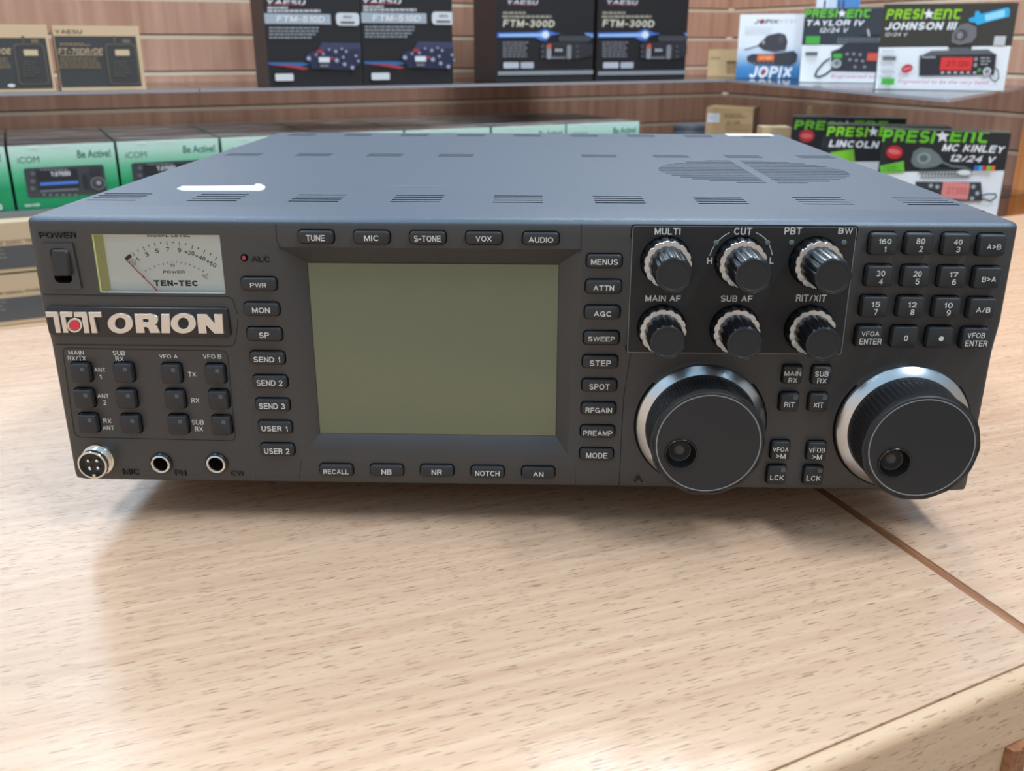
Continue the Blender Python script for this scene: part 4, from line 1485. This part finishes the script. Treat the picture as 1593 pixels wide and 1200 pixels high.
# indicator lamp beside ALC
al = MB()
c = at(380.3, 401)
al.lathe(c, [(.0017, 0), (.0016, .0005), (.0011, .0006)], M_GAP_SHADE, 20, cap1=True)
al.lathe(c, [(.0010, .0004), (.0009, .0009), (.0005, .0012)], mat('led_red', (150, 36, 48), .2, coat=.6), 16)
part(al, 'indicator_lamp', label='small red indicator lamp')


# keys
def key(name, x, y, w, h, p, r, legend, mt, led=False, lh=9.0, lw=None, gap=.0005, bevel=.0006, dx=0, dy=0, lab=None, bold=.012):
    c = at(x, y, p)
    x0, x1 = at(x-w/2, y, p).x, at(x+w/2, y, p).x
    z0, z1 = at(x, y+h/2, p).z, at(x, y-h/2, p).z
    yf = c.y
    mb = MB()
    ysurf = ys(z0)
    flat(mb, rr(x0-gap, z0-gap, x1+gap, z1+gap, r+gap), min(ys(z0), ys(z1))-.00015, M_GAP_SHADE)
    prism(mb, rr(x0, z0, x1, z1, r), ysurf+.0015, yf, mt, bevel, smooth=True)
    n = len(legend)
    for i, s in enumerate(legend):
        yy = y+dy+(i-(n-1)/2)*(lh*1.32)
        P = on_plane(x+dx, yy, AX[1], yf-.00012)
        hh = abs(on_plane(x, yy-lh/2, AX[1], yf).z-on_plane(x, yy+lh/2, AX[1], yf).z)
        ww = None
        if lw:
            l_ = lw[i] if isinstance(lw, (list, tuple)) else lw
            ww = abs(on_plane(x+l_/2, yy, AX[1], yf).x-on_plane(x-l_/2, yy, AX[1], yf).x)
        if s == '.':
            rr_ = (ww or .0018)/2
            flat(mb, [(P.x+rr_*math.cos(2*math.pi*j/20), P.z+rr_*math.sin(2*math.pi*j/20)) for j in range(20)], P.y, M_LEG)
        else:
            put_text(mb, s, (P.x, P.y, P.z), hh, M_LEG, ww, bold)
    if led:
        s_ = .0020
        lx = x1-bevel-s_*.5-.0012 if led == 1 else x1-bevel-s_*.55
        lz = z1-bevel-s_*.5-.0008 if led == 1 else z1-bevel-s_*.55
        s_ = .0019 if led == 1 else .0022
        flat(mb, [(lx-s_/2, lz-s_/2), (lx+s_/2, lz-s_/2), (lx+s_/2, lz+s_/2), (lx-s_/2, lz+s_/2)], yf-.0001, M_LED)
    o = part(mb, name)
    if lab: o['label'] = lab
    return o


def lkey(s): return 'black key printed '+s


for s, x, y, w, lw in (('TUNE', 490.5, 369.5, 55, 29), ('MIC', 577.5, 370, 56, 22.5), ('S-TONE', 665, 370.5, 56, 41.5), ('VOX', 752.5, 371, 56, 24.5), ('AUDIO', 841.5, 372, 56, 38)):
    key('oblong_key', x, y, w, 19.5, .0022, .0016, [s], M_KEY, lh=9.3, lw=lw, dy=1, lab=lkey(s))
for s, x, y, w, h, lw in (('PWR', 401.5, 443, 55, 20, 25), ('MON', 406, 482.3, 54.5, 20, 27.5), ('SP', 410.8, 520.8, 54, 19.5, 15.5), ('SEND 1', 415, 558.3, 53.5, 19.5, 41), ('SEND 2', 419.3, 595.2, 53, 19, 40), ('SEND 3', 423, 631.3, 52.5, 18.5, 40), ('USER 1', 427, 666, 52, 18.5, 40.5), ('USER 2', 430.6, 701.3, 52, 18.3, 39)):
    key('oblong_key', x, y, w, h, .0022, .0017, [s], M_KEY, lh=8.8, lw=lw, dy=1, lab=lkey(s))
for s, x, y, w, h, lw in (('MENUS', 940.5, 407, 55, 20.5, 42), ('ATTN', 939.2, 447, 55.5, 20.5, 32), ('AGC', 937.3, 487.3, 55, 20, 27), ('SWEEP', 935.8, 526.7, 55, 19.5, 41.5), ('STEP', 934, 564.4, 54.5, 19, 33), ('SPOT', 932.7, 601.2, 54, 18.8, 31.5), ('RFGAIN', 931.5, 637.3, 53.5, 18.6, 41), ('PREAMP', 930, 673.2, 53, 18.3, 45), ('MODE', 928.4, 708.3, 52, 18, 33)):
    key('oblong_key', x, y, w, h, .0022, .0017, [s], M_KEY, lh=9, lw=lw, dy=1, lab=lkey(s))
for s, x, y, lw in (('RECALL', 522.6, 733, 39, ), ('NB', 601.2, 733.6, 16), ('NR', 679.4, 734.2, 16), ('NOTCH', 758.2, 736, 37.5), ('AN', 837.4, 737, 16)):
    key('oblong_key', x, y, 51, 17.5, .0020, .0017, [s], M_KEY, lh=8, lw=lw, dy=1, lab=lkey(s))
KP = [[('160\n', 1376, 380.5), ('80', 1431.3, 380.5), ('40', 1489.5, 381.3), ('A>B', 1545.3, 383)],
      [('30', 1369.2, 430.8), ('20', 1426, 431.3), ('17', 1483, 432.2), ('B>A', 1537.6, 433.5)],
      [('15', 1361.5, 478.5), ('12', 1418.3, 479), ('10', 1474.5, 480), ('A/B', 1528.7, 481.3)],
      [('VFOA', 1353, 524.6), ('0', 1408.3, 525.5), ('.', 1463.2, 526.2), ('VFOB', 1517.6, 527.6)]]
num = [['1', '2', '3'], ['4', '5', '6'], ['7', '8', '9']]
for r_, row in enumerate(KP):
    w, h = (41-.4*r_, 33.5-.8*r_)
    for c_, (s, x, y) in enumerate(row):
        s = s.strip()
        if c_ < 3 and r_ < 3:
            leg, lw, lh = [s, num[r_][c_]], [6.2*len(s)+1, 3.2 if num[r_][c_] == '1' else 6.2], 9
        elif r_ == 3 and c_ in (0, 3):
            leg, lw, lh = [s, 'ENTER'], [27.5, 34], 9.2
        else:
            leg, lw, lh = [s], {'0': 6.5, '.': 8}.get(s, 22), 9
        if s == '.': lh = 8
        key('keypad_key', x, y, w, h, .0042, .0013, leg, M_KEY2, lh=lh, lw=lw, dx=1.2, dy=1, lab=('black key printed '+' over '.join(leg)) if s != '.' else 'black key printed with a dot')
for leg, x, y, led, lw in ((['MAIN', 'RX'], 1233.4, 584.2, 2, [26, 13.5]), (['SUB', 'RX'], 1278.6, 585, 2, [21, 14.5]), (['RIT'], 1228.3, 627, 2, [16.5]), (['XIT'], 1273.5, 627.5, 2, [15.5]),
                           (['VFOA', '>M'], 1214.6, 702.5, 0, [24.5, 15]), (['VFOB', '>M'], 1271, 703.8, 0, [25, 15.5]), (['LCK'], 1208.7, 740.5, 2, [21]), (['LCK'], 1265.8, 741.5, 2, [22])):
    key('square_key', x, y, 29, 28, .0028, .0013, leg, M_KEY2, led=led, lh=8, lw=lw, dy=3 if len(leg) == 1 else 2.5, lab='black key printed '+' over '.join(leg))
AN = [('antenna 1', 123.2, 581.8), ('antenna 2', 128.2, 622), ('receive antenna', 134.8, 661), ('a', 190, 581.8), ('b', 194.4, 622.5), ('c', 201, 662),
      ('d', 264.8, 583), ('e', 270.4, 623.3), ('f', 275.4, 662.8), ('g', 333.2, 584), ('h', 338.2, 624), ('i', 342.8, 664)]
for s, x, y in AN:
    key('square_key', x, y, 29.5, 29 if y < 600 else 28, .0034, .0014, [], M_KEY, led=1, gap=.0006)

# rotary control field
cp = MB()
cq = [at(x, y) for x, y in ((984, 352.5), (1333, 352.5), (1305.5, 548.5), (975.5, 545.5))]
PP = .0004
poly = [(P.x, P.z) for P in cq]
poly[0] = ((poly[0][0]+poly[3][0])/2, poly[0][1]); poly[3] = (poly[0][0], poly[3][1])
poly[1] = ((poly[1][0]+poly[2][0])/2, poly[1][1]); poly[2] = (poly[1][0], poly[2][1])
prx0, prx1, prz0, prz1 = poly[0][0], poly[1][0], (poly[2][1]+poly[3][1])/2, (poly[0][1]+poly[1][1])/2
lsb = rr(prx0, prz0, prx1, prz1, .0012)
cp.loops([[(x, .004, z) for x, z in lsb], [(x, -PP, z) for x, z in lsb]], M_PLATE)
ringline(cp, lsb, -PP-.00005, .0003, M_GREYLINE)
ringline(cp, rr(prx0-.0004, prz0-.0004, prx1+.0004, prz1+.0004, .0014), lambda z: ys(z)-.0002, .0006, M_GAP_SHADE)


def ctext(s, x, y, w, h=11):
    P = on_plane(x, y, AX[1], -PP-.0001)
    hh = abs(on_plane(x, y-h/2, AX[1], -PP).z-on_plane(x, y+h/2, AX[1], -PP).z)
    ww = abs(on_plane(x+w/2, y, AX[1], -PP).x-on_plane(x-w/2, y, AX[1], -PP).x)
    put_text(cp, s, (P.x, P.y, P.z), hh, M_LEG, ww, .018)


for s, x, y, w in (('MULTI', 1038.5, 360.3, 40), ('CUT', 1156, 360, 28), ('PBT', 1234, 359.5, 27), ('BW', 1315.5, 359.5, 22.5), ('MAIN AF', 1031.5, 464.3, 55), ('SUB AF', 1146, 464.3, 49), ('RIT/XIT', 1262, 464, 47)):
    ctext(s, x, y, w)
ctext('H', 1104, 406, 8, 10); ctext('L', 1200.5, 405.5, 6.5, 10)


def cpx(x, y): P = on_plane(x, y, AX[1], -PP-.0001); return (P.x, P.z)


for arc in ([(1135, 362), (1127, 366.5), (1119, 373), (1112, 381), (1107, 390), (1104, 398)], [(1176, 362), (1184, 366), (1191, 372), (1196.5, 380), (1200, 390), (1201.5, 397)]):
    ringline(cp, [cpx(*q) for q in arc], -PP-.0001, .0003, M_LEG, False)
for x, y in ((1114, 378), (1194, 377.8), (1231.5, 377.5), (1313, 377.3)):
    cx, cz = cpx(x, y)
    cp.lathe((cx, -PP, cz), [(.0012, 0), (.0011, .0004), (.0005, .0006)], M_DOT, 16)
part(cp, 'control_plate', label='flat black plate behind the six small knobs')


def knob(x, z, ring_p, face_p, lab):
    y = -PP
    mb = MB()
    scal = lambda n, a: (lambda t: 1-a*(.5-.5*math.cos(n*t))**3)
    f = scal(15, .05)
    mb.lathe((x, y, z), [(.0111, 0), (.0111, .0006)], M_GAP_SHADE, 48)
    mb.lathe((x, y, z), [(.0108, .0008), (.0106, ring_p-.0012), (.0104, ring_p-.0003)], M_GLOSS, 140, f, cap1=False)
    o = part(mb, 'control_knob', label=lab)
    rg = MB()
    rg.lathe((x, y, z), [(.0104, ring_p-.0004), (.0102, ring_p+.0001), (.0077, ring_p+.0004), (.0076, ring_p-.002)], M_SILV, 140, f, cap1=False)
    rg.build('knob_ring', o, label='scalloped silver outer ring')
    ik = MB()
    g_ = scal(14, .055)
    ik.lathe((x, y, z), [(.0083, ring_p-.002), (.0083, ring_p+.001), (.0080, ring_p+.0022), (.0078, face_p-.0012), (.0074, face_p-.0004)], M_GLOSS, 140, g_, cap1=False)
    ik.lathe((x, y, z), [(.0074, face_p-.0004), (.0068, face_p)], M_GLOSS, 140, cap1=False)
    ik.lathe((x, y, z), [(.0068, face_p), (.0062, face_p), (.0060, face_p-.0002)], M_FACE, 48, cap1=True)
    ik.build('inner_knob', o)
    return o


for s, x, z, rp, fp_ in (('MULTI', .0657, .1126, .0083, .0280), ('CUT', .0980, .1128, .0083, .0290), ('PBT', .1303, .1128, .0083, .0290), ('MAIN AF', .0656, .0818, .0062, .0222), ('SUB AF', .0981, .0820, .0064, .0236), ('RIT/XIT', .1313, .0822, .0064, .0238)):
    knob(x, z, rp, fp_, 'dual rotary knob under the word '+s)


# tuning dials
def dial(x, z, R1, fp_, Rc, dimple, lab, nk):
    y = ys(z)
    Rg = .0258
    core = MB().lathe((x, y, z), [(Rg-.0010, -.001), (Rg-.0010, fp_-.003), (Rg-.0006, fp_-.0016), (Rg-.0012, fp_-.0006), (Rc+.0009, fp_)], M_RUB, 96, cap0=True)
    dp = on_plane(dimple[0], dimple[1], AX[1], y-fp_)
    dr = .0068
    ct = MB().lathe((dp.x, y, dp.z), [(dr, fp_-.0095), (dr, fp_+.01)], M_RUB, 40, cap0=True)
    cm = boolean(core.data('core'), ct.data('ct'))
    b = MB().mesh(cm, M_FACE, smooth=True)
    ring_pts = [(x+Rc*math.cos(2*math.pi*i/96), z+Rc*math.sin(2*math.pi*i/96)) for i in range(96)]
    ringline(b, ring_pts, y-fp_-.0001, .00055, M_GREYLINE)
    o = part(b, 'tuning_dial', label=lab)
    gr = MB()
    seg, rows_ = 2*nk, 17
    ls = []
    for j in range(rows_):
        p_ = .0035+(fp_-.0022-.0035)*j/(rows_-1)
        l = []
        for i in range(seg):
            t = 2*math.pi*i/seg
            up = (i % 2 == 0) and (j % 2 == 0) and 0 < j < rows_-1
            rr_ = Rg-(0 if up else .0009)
            l.append((x+rr_*math.cos(t), y-p_, z+rr_*math.sin(t)))
        ls.append(l)
    gr.loops(ls, M_RUB, cap0=False, cap1=False)
    gr.lathe((x, y, z), [(Rg-.0007, fp_-.0022), (Rg, fp_-.0016), (Rg-.0001, fp_-.0008), (Rg-.0011, fp_-.0006)], M_RUB, 96, lambda t: 1+.006*math.cos(110*t), cap1=False)
    gr.build('knurled_grip', o)
    sk_ = MB()
    sk_.lathe((x, y, z), [(R1+.0008, -.0005), (R1+.0008, .0003)], M_GAP_SHADE, 96)
    sk_.lathe((x, y, z), [(R1, 0), (R1, .0016), (R1-.0005, .0024), (Rg+.0004, .0048), (Rg-.001, .0046)], M_SILV, 128, cap1=False)
    sk_.build('skirt_ring', o, label='brushed silver skirt ring')
    dm = MB()
    dm.lathe((dp.x, y, dp.z), [(.0074, fp_-.0002), (.0074, fp_+.0004), (.0071, fp_+.0008), (.0067, fp_+.0006), (.0062, fp_-.0006), (.0050, fp_-.0034), (.0046, fp_-.0036)], M_GLOSS, 48, cap1=False)
    dm.lathe((dp.x, y, dp.z), [(.0046, fp_-.0036), (.0042, fp_-.0048), (.0034, fp_-.0060), (.0022, fp_-.0069), (.0010, fp_-.0072), (.0002, fp_-.0073)], M_BOWL, 48)
    dm.build('finger_dimple', o, label='glossy black finger hole')
    return o


dial(.0867, .0341, .0302, .0233, .0231, (1059, 706.5), 'large tuning dial beside the letter A', 96)
dial(.1802, .0340, .0307, .0251, .0230, (1391.5, 720.5), 'large tuning dial at the right end of the panel', 66)

# microphone socket and jacks
c = at(155, 713.5)
ms = MB()
ms.lathe((c.x, c.y, c.z), [(.0082, 0), (.0082, .0012), (.0078, .0022), (.0070, .0024), (.0070, .0030), (.0073, .0034), (.0069, .0038), (.0073, .0042), (.0069, .0046), (.0073, .0050), (.0069, .0054), (.0072, .0060), (.0072, .0078), (.0069, .0082), (.0062, .0082), (.0060, .0074), (.0060, .0058)], M_CHROME, 48, cap1=False)
mso = part(ms, 'microphone_socket', label='chrome round microphone socket')
mi = MB().lathe((c.x, c.y, c.z), [(.0060, .0058), (.0002, .0059)], M_GLOSS, 40)
mi.build('socket_insert', mso)
for dx, dz in ((-.0021, .0019), (.0021, .0019), (-.0019, -.0019), (.0021, -.0019)):
    MB().lathe((c.x+dx, c.y, c.z+dz), [(.0008, .0058), (.0008, .0074), (.0004, .0078)], M_CHROME, 12).build('contact_pin', mso)
kx = MB().box((c.x-.0007, c.y-.0080, c.z-.0060), (c.x+.0007, c.y-.0058, c.z-.0048), M_CHROME)
kx.build('keying_tab', mso)
for j, s in zip(JK, ('headphone', 'key')):
    b = MB()
    b.lathe((j.x, j.y, j.z), [(.0054, 0), (.0054, .0010), (.0050, .0014), (.0046, .0014)], M_GLOSS, 40, cap1=False)
    b.lathe((j.x, j.y, j.z), [(.0047, .0012), (.0046, .0019), (.0042, .0022), (.0037, .0020), (.0033, .0012), (.0032, -.008)], M_CHROME, 40, cap1=False)
    b.lathe((j.x, j.y, j.z), [(.0032, -.008), (.0002, -.0081)], M_BOXIN, 24)
    part(b, s+'_jack', label='round jack with chrome rim')
